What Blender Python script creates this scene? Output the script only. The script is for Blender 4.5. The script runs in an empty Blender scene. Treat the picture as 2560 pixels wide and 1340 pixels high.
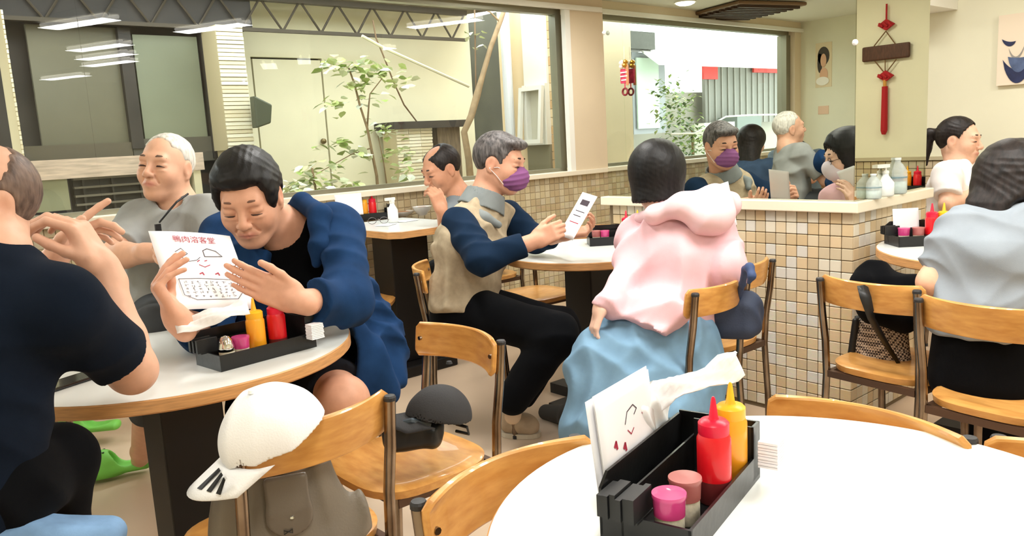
import bpy, bmesh, math, random
import numpy as np
from mathutils import Vector, Matrix
random.seed(7)
SC = bpy.context.scene
COL = SC.collection
PI = math.pi
# ---------------------------------------------------------------- camera, sky, lamps, exposure
cam_d = bpy.data.cameras.new('camera'); cam = bpy.data.objects.new('camera', cam_d); COL.objects.link(cam)
cam_d.sensor_width = 36; cam_d.lens = 27.984; cam_d.clip_start = .02
_f, _yaw, _pit, _rol = 1990., math.radians(49.38), math.radians(9.15), math.radians(-3.21)
_F = np.array([math.cos(_yaw)*math.cos(_pit), math.sin(_yaw)*math.cos(_pit), -math.sin(_pit)])
_R = np.cross(_F, [0, 0, 1.]); _R /= np.linalg.norm(_R); _U = np.cross(_R, _F)
_R, _U = _R*math.cos(_rol)+_U*math.sin(_rol), _U*math.cos(_rol)-_R*math.sin(_rol)
M = Matrix.Identity(4)
for i in range(3):
    M[i][0], M[i][1], M[i][2] = _R[i], _U[i], -_F[i]
M[2][3] = 1.25
cam.matrix_world = M
SC.camera = cam
W = bpy.data.worlds.new('sky'); SC.world = W; W.use_nodes = True
bg = W.node_tree.nodes['Background']; bg.inputs[0].default_value = (.93, .97, 1, 1); bg.inputs[1].default_value = 7.2
SC.view_settings.view_transform = 'Standard'; SC.view_settings.look = 'None'
SC.view_settings.gamma = 1; SC.view_settings.use_curve_mapping = False
SC.view_settings.exposure = -0.02
def area_lamp(name, loc, sx, sy, power, rotz=0, col=(1, .99, .96)):
    l = bpy.data.lights.new(name, 'AREA'); l.shape = 'RECTANGLE'; l.size = sx; l.size_y = sy; l.energy = power; l.color = col
    o = bpy.data.objects.new(name, l); COL.objects.link(o); o.location = loc; o.rotation_euler = (0, 0, rotz); return o
CEIL = 2.25
# ceiling tube fittings: (x, y) centres, tilt about z; some unseen, added to even the light
TUBES = [(1.49, 2.54, -.45), (1.91, 1.35, -.45), (2.11, .75, -.45), (2.28, .22, -.45), (.3, .2, -.45), (-.7, 1.9, -.45), (2.2, -1.2, -.45), (4.3, .4, -.45), (4.5, -1.3, -.45), (.4, -1.4, -.45), (2.36, 2.62, -.45), (3.9, 3.4, -.45), (4.2, 1.7, -.45)]
for x, y, r in TUBES:
    area_lamp('tube_light', (x, y, CEIL-.075), .16, .62, 14.5, r)
# ---------------------------------------------------------------- materials
def lin(c):
    c = c/255. if c > 1.0001 else c
    return c/12.92 if c <= .04045 else ((c+.055)/1.055)**2.4
def rgb(c): return (lin(c[0]), lin(c[1]), lin(c[2]), 1)
_mats = {}
def mat(name, c, rough=.5, metal=0., nz=None, bump=None, spec=.5, coat=0, sheen=0, trans=0, emit=0, ior=1.45, attr=None, stretch=None, c2=None):
    if name in _mats: return _mats[name]
    m = bpy.data.materials.new(name); m.use_nodes = True; nt = m.node_tree; b = nt.nodes['Principled BSDF']
    b.inputs['Base Color'].default_value = rgb(c); b.inputs['Roughness'].default_value = rough; b.inputs['Metallic'].default_value = metal
    b.inputs['Specular IOR Level'].default_value = spec; b.inputs['Coat Weight'].default_value = coat; b.inputs['Sheen Weight'].default_value = sheen
    b.inputs['Transmission Weight'].default_value = trans; b.inputs['IOR'].default_value = ior
    if emit: b.inputs['Emission Color'].default_value = rgb(c); b.inputs['Emission Strength'].default_value = emit
    src = None
    tc = nt.nodes.new('ShaderNodeTexCoord'); mp = nt.nodes.new('ShaderNodeMapping'); nt.links.new(tc.outputs['Object'], mp.inputs[0])
    if stretch: mp.inputs['Scale'].default_value = stretch
    if attr:
        a = nt.nodes.new('ShaderNodeAttribute'); a.attribute_name = attr; src = a.outputs['Color']
    if nz:
        n = nt.nodes.new('ShaderNodeTexNoise'); n.inputs['Scale'].default_value = nz[0]; n.inputs['Detail'].default_value = 4
        nt.links.new(mp.outputs[0], n.inputs['Vector'])
        r = nt.nodes.new('ShaderNodeValToRGB'); e = r.color_ramp.elements; e[0].position = .3; e[1].position = .72
        base = rgb(c)
        if c2: e[0].color = rgb(c2); e[1].color = base
        else:
            k = nz[1]; e[0].color = tuple(v*(1-k) for v in base[:3])+(1,); e[1].color = tuple(min(1, v*(1+k*.6)) for v in base[:3])+(1,)
        nt.links.new(n.outputs['Fac'], r.inputs[0])
        if src is not None:
            mx = nt.nodes.new('ShaderNodeMix'); mx.data_type = 'RGBA'; mx.blend_type = 'MULTIPLY'; mx.inputs[0].default_value = 1
            e[0].color = (1-nz[1],)*3+(1,); e[1].color = (1, 1, 1, 1)
            nt.links.new(src, mx.inputs[6]); nt.links.new(r.outputs[0], mx.inputs[7]); src = mx.outputs[2]
        else: src = r.outputs[0]
    if src is not None: nt.links.new(src, b.inputs['Base Color'])
    if bump:
        n2 = nt.nodes.new('ShaderNodeTexNoise'); n2.inputs['Scale'].default_value = bump[0]; n2.inputs['Detail'].default_value = 3
        nt.links.new(mp.outputs[0], n2.inputs['Vector'])
        bp = nt.nodes.new('ShaderNodeBump'); bp.inputs['Strength'].default_value = bump[1]; bp.inputs['Distance'].default_value = bump[2] if len(bump) > 2 else .004
        nt.links.new(n2.outputs['Fac'], bp.inputs['Height']); nt.links.new(bp.outputs[0], b.inputs['Normal'])
    _mats[name] = m; return m
def ramp_mat(name, cols, island=False, rough=.35, spec=.5):
    """one random colour of a list for every object (or loose island)"""
    m = bpy.data.materials.new(name); m.use_nodes = True; nt = m.node_tree; b = nt.nodes['Principled BSDF']
    b.inputs['Roughness'].default_value = rough; b.inputs['Specular IOR Level'].default_value = spec
    if island: s = nt.nodes.new('ShaderNodeNewGeometry').outputs['Random Per Island']
    else: s = nt.nodes.new('ShaderNodeObjectInfo').outputs['Random']
    r = nt.nodes.new('ShaderNodeValToRGB'); r.color_ramp.interpolation = 'CONSTANT'; e = r.color_ramp.elements
    while len(e) < len(cols): e.new(.5)
    for i, c in enumerate(cols): e[i].position = i/len(cols); e[i].color = rgb(c)
    n = nt.nodes.new('ShaderNodeTexNoise'); n.inputs['Scale'].default_value = 60
    mx = nt.nodes.new('ShaderNodeMix'); mx.data_type = 'RGBA'; mx.blend_type = 'MULTIPLY'; mx.inputs[0].default_value = .22
    nt.links.new(s, r.inputs[0]); nt.links.new(r.outputs[0], mx.inputs[6]); nt.links.new(n.outputs['Color'], mx.inputs[7]); nt.links.new(mx.outputs[2], b.inputs['Base Color'])
    return m
# ---------------------------------------------------------------- mesh helpers
def link(o, parent=None):
    COL.objects.link(o)
    if parent is not None: o.parent = parent
    return o
def clipF(F, p0, n):
    p0, n = V3(p0), unit(n); F.p = [((lambda fn: (lambda P: np.maximum(fn(P), (P-p0)@n)))(fn) if op == 'u' else fn, a, b, k, op) for fn, a, b, k, op in F.p]
def mobj(name, me, m=None, parent=None, smooth=False):
    if m is not None and not me.materials:
        for q in (m if isinstance(m, (list, tuple)) else [m]): me.materials.append(q)
    if smooth:
        me.polygons.foreach_set('use_smooth', [True]*len(me.polygons))
    o = bpy.data.objects.new(name, me); return link(o, parent)
class MB:
    def __init__(s): s.bm = bmesh.new()
    def box(s, lo, hi, rot=None, at=None, mi=0):
        v = [s.bm.verts.new((x, y, z)) for x in (lo[0], hi[0]) for y in (lo[1], hi[1]) for z in (lo[2], hi[2])]
        for f in ((0, 1, 3, 2), (4, 6, 7, 5), (0, 4, 5, 1), (2, 3, 7, 6), (0, 2, 6, 4), (1, 5, 7, 3)):
            s.bm.faces.new([v[i] for i in f]).material_index = mi
        if rot is not None: bmesh.ops.rotate(s.bm, verts=v, cent=(0, 0, 0), matrix=rot)
        if at is not None: bmesh.ops.translate(s.bm, verts=v, vec=at)
        return s
    def tube(s, pts, r, n=10, caps=True, mi=0):
        pts = [Vector(p) for p in pts]; rs = r if isinstance(r, (list, tuple)) else [r]*len(pts)
        rings = []; t0 = (pts[1]-pts[0]).normalized(); up = Vector((0, 0, 1)) if abs(t0.z) < .9 else Vector((1, 0, 0))
        a = t0.cross(up).normalized()
        for i, p in enumerate(pts):
            t = (pts[min(i+1, len(pts)-1)]-pts[max(i-1, 0)]).normalized()
            a = (a-t*a.dot(t)).normalized(); b = t.cross(a)
            rings.append([s.bm.verts.new(p+(a*math.cos(k*2*PI/n)+b*math.sin(k*2*PI/n))*rs[i]) for k in range(n)])
        for A, B in zip(rings, rings[1:]):
            for k in range(n): s.bm.faces.new((A[k], A[(k+1) % n], B[(k+1) % n], B[k])).material_index = mi
        if caps:
            s.bm.faces.new(rings[0][::-1]).material_index = mi; s.bm.faces.new(rings[-1]).material_index = mi
        return s
    def lathe(s, prof, n=24, at=(0, 0, 0), mi=0):
        rings = []
        for r, z in prof:
            rings.append([s.bm.verts.new((at[0]+r*math.cos(k*2*PI/n), at[1]+r*math.sin(k*2*PI/n), at[2]+z)) for k in range(n)] if r > 1e-6 else [s.bm.verts.new((at[0], at[1], at[2]+z))])
        for A, B in zip(rings, rings[1:]):
            for k in range(n):
                q = [A[k % len(A)], A[(k+1) % len(A)], B[(k+1) % len(B)], B[k % len(B)]]
                q = [v for i, v in enumerate(q) if v not in q[:i]]
                if len(q) > 2: s.bm.faces.new(q).material_index = mi
        if len(rings[0]) > 1: s.bm.faces.new(rings[0][::-1]).material_index = mi
        if len(rings[-1]) > 1: s.bm.faces.new(rings[-1]).material_index = mi
        return s
    def prism(s, poly, z0, z1, mi=0):
        a = [s.bm.verts.new((x, y, z0)) for x, y in poly]; b = [s.bm.verts.new((x, y, z1)) for x, y in poly]; n = len(a)
        s.bm.faces.new(a[::-1]).material_index = mi; s.bm.faces.new(b).material_index = mi
        for i in range(n): s.bm.faces.new((a[i], a[(i+1) % n], b[(i+1) % n], b[i])).material_index = mi
        return s
    def sheet(s, grid, thick=.001):
        """thin solid sheet over a grid of points"""
        g = [[Vector(p) for p in row] for row in grid]; ny, nx = len(g), len(g[0])
        def nrm(i, j):
            u = g[i][min(j+1, nx-1)]-g[i][max(j-1, 0)]; v = g[min(i+1, ny-1)][j]-g[max(i-1, 0)][j]; return u.cross(v).normalized()
        top = [[s.bm.verts.new(g[i][j]+nrm(i, j)*thick*.5) for j in range(nx)] for i in range(ny)]
        bot = [[s.bm.verts.new(g[i][j]-nrm(i, j)*thick*.5) for j in range(nx)] for i in range(ny)]
        for i in range(ny-1):
            for j in range(nx-1):
                s.bm.faces.new((top[i][j], top[i][j+1], top[i+1][j+1], top[i+1][j])); s.bm.faces.new((bot[i][j], bot[i+1][j], bot[i+1][j+1], bot[i][j+1]))
        edge = [(0, j) for j in range(nx)]+[(i, nx-1) for i in range(1, ny)]+[(ny-1, j) for j in range(nx-2, -1, -1)]+[(i, 0) for i in range(ny-2, 0, -1)]
        for (a, b), (c, d) in zip(edge, edge[1:]+edge[:1]): s.bm.faces.new((top[a][b], bot[a][b], bot[c][d], top[c][d]))
        return s
    def bevel(s, w, seg=2, ang=.6):
        bmesh.ops.remove_doubles(s.bm, verts=s.bm.verts, dist=1e-6)
        e = [e for e in s.bm.edges if len(e.link_faces) == 2 and e.calc_face_angle(0) > ang]
        bmesh.ops.bevel(s.bm, geom=e, offset=w, segments=seg, affect='EDGES', profile=.5, clamp_overlap=True); return s
    def mesh(s, name):
        bmesh.ops.recalc_face_normals(s.bm, faces=s.bm.faces)
        me = bpy.data.meshes.new(name); s.bm.to_mesh(me); s.bm.free(); return me
    def build(s, name, m, parent=None, smooth=False, auto=None):
        me = s.mesh(name); o = mobj(name, me, m, parent, smooth or auto is not None)
        if auto is not None:
            me.set_sharp_from_angle(angle=auto)
        return o
def tag(o, label=None, cat=None, group=None, kind=None):
    if label: o['label'] = label
    if cat: o['category'] = cat
    if group: o['group'] = group
    if kind: o['kind'] = kind
    return o
def thing(name, label, cat, loc=(0, 0, 0), rz=0, group=None):
    o = bpy.data.objects.new(name, None); COL.objects.link(o); o.location = loc; o.rotation_euler = (0, 0, rz); o.empty_display_size = .1
    return tag(o, label, cat, group)
def struct(o): o['kind'] = 'structure'; return o
def dup(root, loc=None, rz=None, label=None, group=None):
    r = root.copy(); COL.objects.link(r)
    if loc is not None: r.location = loc
    if rz is not None: r.rotation_euler = (0, 0, rz)
    if label: r['label'] = label
    if group: r['group'] = group
    for ch in list(root.children):
        c = ch.copy(); COL.objects.link(c); c.parent = r
        for g in list(ch.children):
            d = g.copy(); COL.objects.link(d); d.parent = c
    return r
def bx(name, lo, hi, m, parent=None, bev=0):
    b = MB().box(lo, hi)
    if bev: b.bevel(bev)
    return b.build(name, m, parent)
# ---------------------------------------------------------------- solid modelling by distance fields (people, bags, caps)
def V3(*a): return np.array(a if len(a) > 1 else a[0], np.float32)
def unit(v): v = np.asarray(v, np.float32); return v/np.linalg.norm(v)
def frame(fwd, up):
    """rows: forward, left, up"""
    f = unit(fwd); u = np.asarray(up, np.float32); u = unit(u-f*np.dot(u, f)); l = np.cross(u, f); return np.stack([f, l, u])
class Field:
    jag = 0.
    def __init__(s): s.p = []; s.disp = None
    def cut(s, P, p0, n):
        q = (P-V3(p0))@unit(n)
        if s.jag: q = q+s.jag*(np.sin(P@np.array([310., 170, 60], np.float32))+np.sin(P@np.array([-140., 330, -90], np.float32))+.7*np.sin(P@np.array([560., -480, 200], np.float32)))
        return q
    def add(s, fn, lo, hi, k=.01, op='u'): s.p.append((fn, np.asarray(lo, np.float32), np.asarray(hi, np.float32), k, op)); return s
    def rc(s, a, b, ra, rb=None, k=.01, op='u', clip=None):
        a, b = V3(a), V3(b); rb = ra if rb is None else rb; d = b-a; L = max(float(d@d), 1e-12)
        def fn(P):
            q = P-a; t = np.clip(q@d/L, 0, 1); v = np.linalg.norm(q-t[..., None]*d, axis=-1)-(ra+(rb-ra)*t)
            if clip:
                for p0, n in clip: v = np.maximum(v, s.cut(P, p0, n))
            return v
        r = max(ra, rb); return s.add(fn, np.minimum(a, b)-r, np.maximum(a, b)+r, k, op)
    def chain(s, pts, rs, k=.01, op='u', clip=None):
        for i in range(len(pts)-1): s.rc(pts[i], pts[i+1], rs[i], rs[i+1], k, op, clip)
        return s
    def ell(s, c, r, R=None, k=.01, op='u', clip=None):
        c = V3(c); r = V3(r)
        def fn(P):
            q = P-c
            if R is not None: q = q@R.T
            k0 = np.linalg.norm(q/r, axis=-1); k1 = np.linalg.norm(q/(r*r), axis=-1); v = k0*(k0-1)/np.maximum(k1, 1e-6)
            if clip:
                for p0, n in clip: v = np.maximum(v, s.cut(P, p0, n))
            return v
        m = float(r.max()) if R is not None else r
        return s.add(fn, c-m, c+m, k, op)
    def slab(s, a, b, lat, ra, rb, k=.03, op='u', clip=None):
        """elliptic cone a->b; ra, rb = (half width along lat, half depth)"""
        a, b = V3(a), V3(b); d = b-a; L = float(np.linalg.norm(d)); d = d/L; lat = unit(V3(lat)-d*float(V3(lat)@d)); dep = np.cross(d, lat)
        def fn(P):
            q = P-a; t = q@d; u = np.clip(t/L, 0, 1); w = ra[0]+(rb[0]-ra[0])*u; e = ra[1]+(rb[1]-ra[1])*u; o = (t-u*L)
            m = np.minimum(w, e); v = (np.sqrt(((q@lat)/w)**2+((q@dep)/e)**2+(o/m)**2)-1)*m
            if clip:
                for p0, n in clip: v = np.maximum(v, s.cut(P, p0, n))
            return v
        r = max(*ra, *rb); return s.add(fn, np.minimum(a, b)-r, np.maximum(a, b)+r, k, op)
    def rbox(s, c, h, R=None, r=.01, k=.01, op='u', clip=None):
        c = V3(c); h = V3(h)-r
        def fn(P):
            q = P-c
            if R is not None: q = q@R.T
            q = np.abs(q)-h; v = np.linalg.norm(np.maximum(q, 0), axis=-1)+np.minimum(q.max(-1), 0)-r
            if clip:
                for p0, n in clip: v = np.maximum(v, s.cut(P, p0, n))
            return v
        m = float(np.linalg.norm(h+r)); return s.add(fn, c-m, c+m, k, op)
    def mesh(s, res, lo=None, hi=None):
        pad = res*3
        us = [p for p in s.p if p[4] == 'u']
        if lo is None: lo = np.min([p[1]-p[3] for p in us], 0)
        if hi is None: hi = np.max([p[2]+p[3] for p in us], 0)
        lo = np.asarray(lo, np.float32)-pad; hi = np.asarray(hi, np.float32)+pad
        n = np.ceil((hi-lo)/res).astype(int)+1
        F = np.full(n, 1.0, np.float32); ax = [lo[i]+res*np.arange(n[i], dtype=np.float32) for i in range(3)]
        for fn, a, b, k, op in s.p:
            e = k+3*res; i0 = np.clip(np.floor((a-e-lo)/res).astype(int), 0, n); i1 = np.clip(np.ceil((b+e-lo)/res).astype(int)+1, 0, n)
            if (i1 <= i0).any(): continue
            P = np.stack(np.meshgrid(ax[0][i0[0]:i1[0]], ax[1][i0[1]:i1[1]], ax[2][i0[2]:i1[2]], indexing='ij'), -1)
            d = fn(P).astype(np.float32); S = (slice(i0[0], i1[0]), slice(i0[1], i1[1]), slice(i0[2], i1[2])); A = F[S]
            if op == 'u':
                h = np.maximum(k-np.abs(A-d), 0)/k if k > 0 else 0; F[S] = np.minimum(A, d)-h*h*k*.25
            elif op == 's':
                h = np.maximum(k-np.abs(A+d), 0)/k if k > 0 else 0; F[S] = np.maximum(A, -d)+h*h*k*.25
        if s.disp is not None:
            near = np.argwhere(np.abs(F) < .03)
            if len(near):
                P = lo+near.astype(np.float32)*res; F[tuple(near.T)] += s.disp(P)
        # naive surface nets
        ins = F < 0; ins[0] = ins[-1] = False; ins[:, 0] = ins[:, -1] = False; ins[:, :, 0] = ins[:, :, -1] = False
        F = np.where(ins, np.minimum(F, -1e-5), np.maximum(F, 1e-5))
        c = ins[:-1, :-1, :-1].astype(np.int8)
        cnt = np.zeros(np.array(n)-1, np.int8)
        for dx in (0, 1):
            for dy in (0, 1):
                for dz in (0, 1): cnt += ins[dx:n[0]-1+dx, dy:n[1]-1+dy, dz:n[2]-1+dz]
        act = (cnt > 0) & (cnt < 8); idx = np.argwhere(act); vid = np.full(act.shape, -1, np.int32); vid[act] = np.arange(len(idx))
        pos = np.zeros((len(idx), 3), np.float32); num = np.zeros(len(idx), np.float32)
        corners = [(x, y, z) for x in (0, 1) for y in (0, 1) for z in (0, 1)]
        for i in range(8):
            for j in range(i+1, 8):
                a, b = np.array(corners[i]), np.array(corners[j])
                if np.abs(a-b).sum() != 1: continue
                fa = F[tuple((idx+a).T)]; fb = F[tuple((idx+b).T)]; m = (fa < 0) != (fb < 0)
                t = np.where(m, fa/np.where(m, fa-fb, 1), 0); pos += np.where(m[:, None], a+(b-a)*t[:, None], 0); num += m
        pos = lo+(idx+pos/np.maximum(num, 1)[:, None])*res
        quads = []
        for axd in range(3):
            o1, o2 = (axd+1) % 3, (axd+2) % 3
            sl0 = [slice(None)]*3; sl1 = [slice(None)]*3; sl0[axd] = slice(0, -1); sl1[axd] = slice(1, None)
            A = ins[tuple(sl0)]; B = ins[tuple(sl1)]; e = np.argwhere(A != B)
            e = e[(e[:, o1] > 0) & (e[:, o2] > 0)]
            if not len(e): continue
            u = np.zeros(3, int); u[o1] = 1; w = np.zeros(3, int); w[o2] = 1
            q = np.stack([vid[tuple((e-u-w).T)], vid[tuple((e-w).T)], vid[tuple(e.T)], vid[tuple((e-u).T)]], 1)
            flip = ~A[tuple(e.T)]; q[flip] = q[flip][:, ::-1]; quads.append(q)
        return pos, np.concatenate(quads) if quads else np.zeros((0, 4), int)
def relax(pos, quads, it=1, f=.5):
    """a little Laplacian smoothing"""
    for _ in range(it):
        acc = np.zeros_like(pos); n = np.zeros(len(pos), np.float32)
        for i in range(4):
            a, b = quads[:, i], quads[:, (i+1) % 4]
            for k in range(3): acc[:, k] += np.bincount(a, pos[b, k], len(pos)); acc[:, k] += np.bincount(b, pos[a, k], len(pos))
            n += np.bincount(a, minlength=len(pos)); n += np.bincount(b, minlength=len(pos))
        pos = pos*(1-f)+acc/np.maximum(n, 1)[:, None]*f
    return pos
def nets(name, chunks, m, parent=None, colfn=None, smooth=1):
    """chunks: list of (Field, res[, lo, hi]) -> one mesh object"""
    P, Q, off = [], [], 0
    for c in chunks:
        p, q = c[0].mesh(*c[1:]); p = relax(p, q, smooth); P.append(p); Q.append(q+off); off += len(p)
    P = np.concatenate(P); Q = np.concatenate(Q)
    base = np.array(parent.location if parent is not None else (0, 0, 0), np.float32)
    me = bpy.data.meshes.new(name); me.vertices.add(len(P)); me.vertices.foreach_set('co', (P-base).ravel())
    me.loops.add(Q.size); me.loops.foreach_set('vertex_index', Q.ravel().astype(np.int32)); me.polygons.add(len(Q))
    me.polygons.foreach_set('loop_start', np.arange(0, Q.size, 4, dtype=np.int32)); me.polygons.foreach_set('loop_total', np.full(len(Q), 4, np.int32))
    me.update(calc_edges=True); me.validate()
    if colfn is not None:
        c = colfn(P); a = me.color_attributes.new('Col', 'FLOAT_COLOR', 'POINT'); a.data.foreach_set('color', np.concatenate([c, np.ones((len(c), 1))], 1).astype(np.float32).ravel())
    return mobj(name, me, m, parent, smooth=True)
def folds(amp, dirs, seed=0):
    """cloth folds: a few crossing waves, as a displacement of the field"""
    r = np.random.RandomState(seed); ph = r.rand(len(dirs))*6
    def f(P):
        v = np.zeros(len(P), np.float32); wob = np.sin(P@np.array([11., 7, 9], np.float32)+seed)*1.3+np.sin(P@np.array([-5., 13, 4], np.float32))*1.1
        for i, d in enumerate(dirs):
            q = np.sin(P@np.array(d, np.float32)*.9+ph[i]+wob); m = .55+.45*np.sin(P@np.array([9., -11, 8], np.float32)*(1+.3*i)+2*i+seed)
            v += (np.sqrt(q*q+.012)-.62)*m*2.5
        return (amp*v/len(dirs)**.6).astype(np.float32)
    return f
# ================================================================ materials of the place
CREAM = mat('cream_paint', (234, 231, 206), .6, nz=(3, .04))
WHITEP = mat('white_paint', (240, 238, 230), .5)
BEIGEW = mat('beige_plaster', (226, 208, 180), .6, nz=(2.5, .05))
CEILM = mat('ceiling_board', (232, 230, 215), .7)
FLOORM = mat('floor_vinyl', (214, 190, 164), .32, nz=(1.2, .10), bump=(30, .05))
SILLM = mat('sill_laminate', (238, 228, 206), .35, nz=(6, .04))
GROUT = mat('grout', (120, 104, 80), .8)
TILE_C = [(228, 210, 178), (216, 192, 152), (232, 224, 204), (210, 190, 156), (224, 220, 210), (214, 198, 168), (226, 202, 164)]
TILE = ramp_mat('tile_glaze', TILE_C); TILES = ramp_mat('tile_glaze_far', TILE_C, True)
TILE2C = [(206, 190, 152), (196, 176, 138), (214, 200, 166), (192, 174, 140), (208, 196, 168)]
TILE2 = ramp_mat('tile_tan', TILE2C); TILE2S = ramp_mat('tile_tan_far', TILE2C, True)
MIRROR2 = mat('mirror_tinted', (196, 196, 178), .0, 1.0)  # greyer, darker tint than the broad mirror sheet
MIRROR = mat('mirror_silver', (222, 226, 216), .0, 1.0)
STEEL = mat('steel_frame', (150, 148, 132), .35, .8)
def glass_mat(name, tint=(1, 1, 1), ior=1.5, rough=0.):
    m = bpy.data.materials.new(name); m.use_nodes = True; nt = m.node_tree; nt.nodes.remove(nt.nodes['Principled BSDF'])
    t = nt.nodes.new('ShaderNodeBsdfTransparent'); t.inputs[0].default_value = (*tint, 1); g = nt.nodes.new('ShaderNodeBsdfGlossy'); g.inputs['Roughness'].default_value = rough
    f = nt.nodes.new('ShaderNodeFresnel'); f.inputs[0].default_value = ior; x = nt.nodes.new('ShaderNodeMixShader')
    ge = nt.nodes.new('ShaderNodeNewGeometry'); ma = nt.nodes.new('ShaderNodeMath'); ma.operation = 'SUBTRACT'; ma.use_clamp = True; nt.links.new(f.outputs[0], ma.inputs[0]); nt.links.new(ge.outputs['Backfacing'], ma.inputs[1]); nt.links.new(ma.outputs[0], x.inputs[0]); nt.links.new(t.outputs[0], x.inputs[1]); nt.links.new(g.outputs[0], x.inputs[2]); nt.links.new(x.outputs[0], nt.nodes['Material Output'].inputs[0]); return m
GLASS = glass_mat('window_glass', (.97, 1, .98))
TUBEM = mat('tube_glow', (255, 252, 240), .5, emit=6)
# ================================================================ room shell
X0, X1, Y0, YW = -1.62, 5.3, -2.6, 4.2
struct(bx('floor', (X0-.1, Y0-.1, -.1), (X1+.1, YW+.18, 0), FLOORM))
struct(bx('ceiling', (X0-.1, Y0-.1, CEIL), (X1+.1, YW+.18, CEIL+.1), CEILM))
struct(bx('wall_rear', (X0-.1, Y0-.1, 0), (X0, YW+.18, CEIL), CREAM))
struct(bx('wall_end', (X1, Y0-.1, 0), (X1+.1, YW+.18, CEIL), CREAM))
struct(bx('wall_side', (X0, Y0-.1, 0), (X1, Y0, CEIL), CREAM))
ww = MB().box((X0, YW+.012, 0), (X1, YW+.18, .966)); ww.box((X0, YW, 2.165), (X1, YW+.18, CEIL)); ww.box((4.26, YW, .99), (X1, YW+.18, 2.165)); ww.box((X0, YW, .99), (-1.5, YW+.18, 2.165))
win_wall = struct(ww.build('wall_window', BEIGEW))
struct(MB().box((X0, YW-.03, .962), (X1, YW+.2, .996)).bevel(.004).build('trim_1', SILLM))
struct(MB().box((4.225, YW-.012, .996), (4.275, YW+.03, 2.165)).build('trim_2', WHITEP))
struct(MB().box((X0, YW-.03, 2.15), (X1, YW+.0, 2.185)).bevel(.004).build('trim_3', WHITEP))
# the long window: frame and panes
wn = struct(thing('window_1', 'long fixed window over the tiled half wall', 'window', (0, YW+.1, 0)))
for k in ('category', 'label'): del wn[k]
fr = MB()
for a, b in (((-1.5, -.03, .996), (4.26, .03, 1.02)), ((-1.5, -.03, 2.125), (4.26, .03, 2.165)), ((4.2, -.035, 1.02), (4.26, .035, 2.125)), ((-1.5, -.05, 1.02), (-1.42, .05, 2.125))): fr.box(a, b)
fr.build('window_frame', STEEL, wn)
for a, b in ((-1.42, 1.05), (1.052, 4.2)): bx('pane', (a, -.003, 1.02), (b, .003, 2.125), GLASS, wn)
# ---- tiles: a shared bevelled tile, the largest in view as parts, the rest joined
def tile_mesh(w, h, d=.007, bev=.002):
    return MB().box((-w/2, -d, -h/2), (w/2, 0, h/2)).bevel(bev, 1).mesh('tile')
def tile_field(parent, cells, me, m, ms, n_parts, key, place):
    """cells: (a, z); place(a, z) -> location, rotation about z"""
    cells = sorted(cells, key=key); vs, fs = [], []
    for i, c in enumerate(cells):
        loc, rz = place(*c)
        if i < n_parts:
            o = bpy.data.objects.new('tile', me); COL.objects.link(o); o.parent = parent; o.location = loc; o.rotation_euler = (random.uniform(-.006, .006), 0, rz)
        else:
            cs, sn = math.cos(rz), math.sin(rz); b = len(vs)
            for v in me.vertices: x, y, z = v.co; vs.append((loc[0]+x*cs-y*sn, loc[1]+x*sn+y*cs, loc[2]+z))
            for p in me.polygons: fs.append([b+k for k in p.vertices])
    if not me.materials: me.materials.append(m)
    if fs:
        q = bpy.data.meshes.new('tile_rows'); q.from_pydata(vs, [], fs); o = mobj('tile_rows', q, ms, parent); o['kind'] = 'stuff'
TP = .0485
tm = tile_mesh(.0455, .0455)
tm2 = tm.copy()
cells = [(x, .94-z*TP) for x in np.arange(X0+.03, X1-.02, TP) for z in range(19)]
def kw(c):
    x, z = c; vis = (.30 < x < .95 and z > .75) or (1.55 < x < 2.2 and z > .45) or (2.3 < x < 4.35 and z > .6)
    return (0 if vis else 1, -z)
tile_field(win_wall, cells, tm2, TILE2, TILE2S, 300, kw, lambda a, z: ((a, YW+.012, z), 0))
win_backing = None
# ---- the mirror-clad pier
PX, PY0, PY1, PX1 = 3.05, 1.48, 2.765, 3.74
pb = MB().box((PX+.008, PY0+.008, 0), (PX1, PY1-.0, .895)); pb.box((PX+.03, PY0+.03, .9), (PX1, PY1-.03, CEIL))
pier = struct(pb.build('wall_pier', GROUT))
cells = [('f', y, .868-z*TP) for y in np.arange(PY0+.025, PY1-.01, TP) for z in range(18)]+[('r', x, .868-z*TP) for x in np.arange(PX+.03, PX1-.01, TP) for z in range(18)]
def kp(c):
    if c[0] == 'r': return (0 if c[2] > .55 else 2, 0)
    return (0 if c[1] < 2.2 and c[2] > .5 else 1, -c[2])
tile_field(pier, cells, tm, TILE, TILES, 300, kp, lambda s, a, z: ((PX+.008, a, z), -PI/2) if s == 'f' else ((a, PY0+.008, z), 0))
struct(MB().box((PX-.03, PY0-.03, .893), (PX1, PY1+.03, .936)).bevel(.004).build('trim_4', SILLM))
_my = (PY0+PY1)/2; o = bx('wall_mirror', (0, PY0+.006-_my, .937), (.004, PY1-.002-_my, CEIL-.002), MIRROR); o.location = (PX+.008, _my, 0); o.rotation_euler = (0, 0, math.radians(.6)); tag(o, 'large mirror sheet on the broad face of the tiled pier, showing the diners', 'mirror')
o = bx('wall_mirror', (PX+.006, PY0, .937), (PX1-.02, PY0+.004, CEIL-.002), MIRROR2); tag(o, 'narrow mirror sheet on the short face of the tiled pier, showing the hanging knot', 'mirror')
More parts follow.
